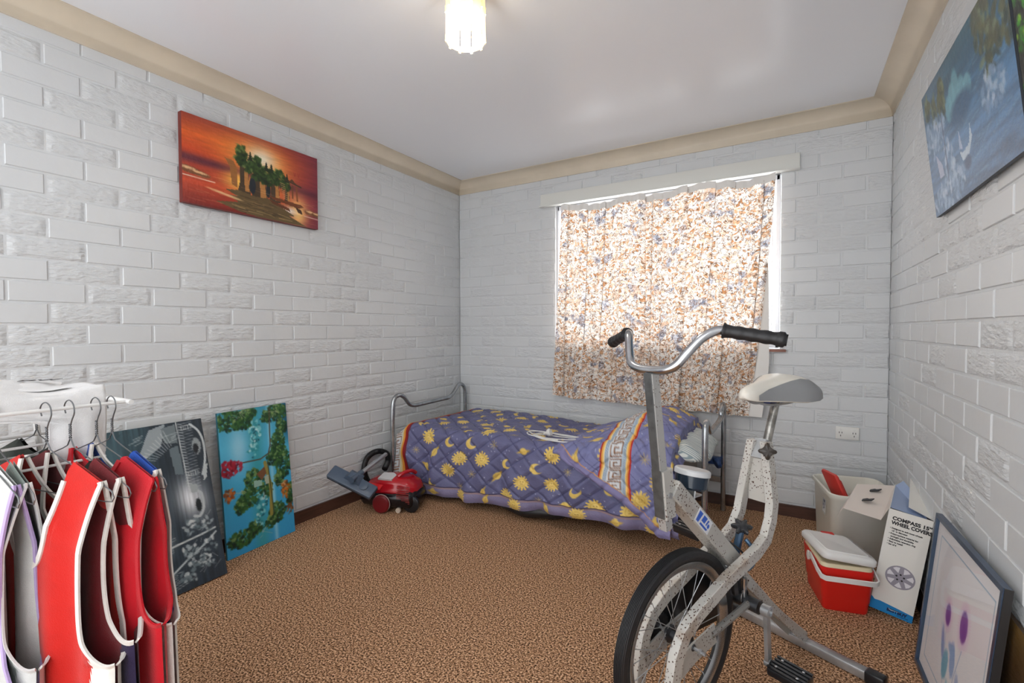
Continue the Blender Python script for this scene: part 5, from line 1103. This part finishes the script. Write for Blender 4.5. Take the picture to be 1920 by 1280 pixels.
for k in range(17):
    a = -PI*.42+k*PI*.84/16; x0_, z0_ = -.02+.058*math.cos(a), -.42+.105*math.sin(a); x1_, z1_ = -.02+.078*math.cos(a), -.42+.135*math.sin(a)
    eb.tube([(x0_, -.036, z0_), (x1_, -.036, z1_)], .0014, 4)
eb.build('sun_emblem', mat('faded_gold_print', S(150, 60, 40), .6), rt)
tank('maroon singlet with white edging and navy inside, behind the bright red one', 1.135, -2.996, mar, wtrim, nav, neck=(.17, .11), hem=.12, under=.50, rot=9, seed=4, dd=.026, sidew=.80, backcol=mar)
ot = tank('bright red singlet with white edging and white lower sides', 1.135, -3.036, red1, wtrim, wht, neck=(.23, .12), hem=.10, under=.47, rot=12, seed=5, dd=.034, sidew=.66)
MB().box((-.012, .010, -.275), (.012, .012, -.235), 0, None).build('care_label', wht, ot, smooth=False)
tank('grey-green singlet with pale edging and white lower sides', 1.008, -3.088, sage, grt, offw, neck=(.20, .12), hem=.10, under=.47, rot=2, seed=6, dd=.030, sidew=.70)
tank('white singlet with lavender edging, nearest the left edge of the photo', 1.008, -3.118, offw, lavn, sage, neck=(.30, .2), hem=.10, under=.42, rot=6, seed=7, dd=.026, sidew=.6)
# dark t-shirt hanging further back
hanger('wire hanger holding the dark t-shirt behind the airer rails', .865, -2.985, AZ-.008, 12)
ts = thing('dark_tshirt', 'black-green t-shirt with blue trim hanging behind the airer rails', 't-shirt', Matrix.Translation((.865, -2.985, AZ-.008)) @ Matrix.Rotation(math.radians(12), 4, 'Z'))
tsm = mat('black_green_cotton', S(44, 50, 44), .9, var=.5, vscale=30, bump=.3)
def tsp(u, v, sd):
    s = abs(2*u-1); sg = 1 if u > .5 else -1; x = .235*s; z = -.095-.08*max(0, x-.03)/.19-(.05*(1-(s/.3)**2) if s < .3 else 0)
    zz = z+(-.62-z)*v; return Vector((sg*x, sd*(.004+.045*math.sqrt(max(0, 1-s*s))*min(1, v*4))+.008*math.sin(x*50+v*3)*min(1, v*3), zz))
m = MB(); m.grid(lambda u, v: tsp(u, v, -1), 50, 24); m.grid(lambda u, v: tsp(u, v, 1), 50, 24); m.build('shirt_body', tsm, ts, ang=180)
for sg in (1, -1):
    m = MB(); m.tube([(sg*.205, 0, -.165), (sg*.235, 0, -.20), (sg*.26, .0, -.27)], 1, flat=(.030, .012)); so = m.build('sleeve', tsm, ts)
    MB().tube([(sg*.255, .0, -.258), (sg*.264, .0, -.284)], 1, flat=(.034, .016)).build('sleeve_trim', blu, so)
# white shirt folded over the top rails
sh = thing('white_shirt', 'white shirt with black lettering folded over the airer top rails', 'shirt', Matrix.Translation((.95, -3.05, AZ)))
prof_s = [(.735, -.03), (.735, -.02), (.74, .0), (.755, .010), (.82, .018), (.92, .020), (.985, .014), (1.012, .004), (1.018, -.03), (1.016, -.12), (1.020, -.20), (1.014, -.30)]
sp3 = smoothpath([(x, z, 0) for x, z in prof_s], 6)
def shp(u, v):
    i = v*(len(sp3)-1); a = sp3[int(i)]; b_ = sp3[min(len(sp3)-1, int(i)+1)]; q = a.lerp(b_, i-int(i)); x, z = q.x, q.y
    y = -3.42+u*.515; hang = max(0, -z-.01)
    if v > .6: y = -3.42+.42*min(1, hang*20)+u*(.53-.42*min(1, hang*20))
    x += (.012*math.sin(y*55)+.006*math.sin(y*120))*min(1, hang*6); z += .010*math.sin(y*23+x*11)*(1 if z > 0 else 0)+.008*math.exp(-((u-.6)/.2)**2)*(1 if z > 0 else 0)
    return Vector((x-.95, y+3.05, z+.004))
m = MB(); m.grid(shp, 70, 70); so = m.build('shirt_cloth', clothmat('white_cotton', S(226, 226, 226)), sh, ang=180)
so2 = so.modifiers.new('thickness', 'SOLIDIFY'); so2.thickness = .004
# folded second layer on top of the shirt
m = MB(); m.grid(lambda u, v: Vector((.74+v*.25-.95, -3.38+u*.44+.02*math.sin(v*6)+3.05, .020+.014*abs(math.sin(PI*v))**.6*math.sin(PI*min(1, u*1.02))**.5+.003*math.sin(u*19+v*7))), 50, 20)
m.build('folded_layer', clothmat('white_cotton_fold', S(230, 230, 230)), sh, ang=180)
text('DW', .045, Matrix.Translation((.86-.95, -3.02+3.05, .036)) @ Matrix.Rotation(math.radians(60), 4, 'Z'), ink, sh, 'shirt_lettering', .001)
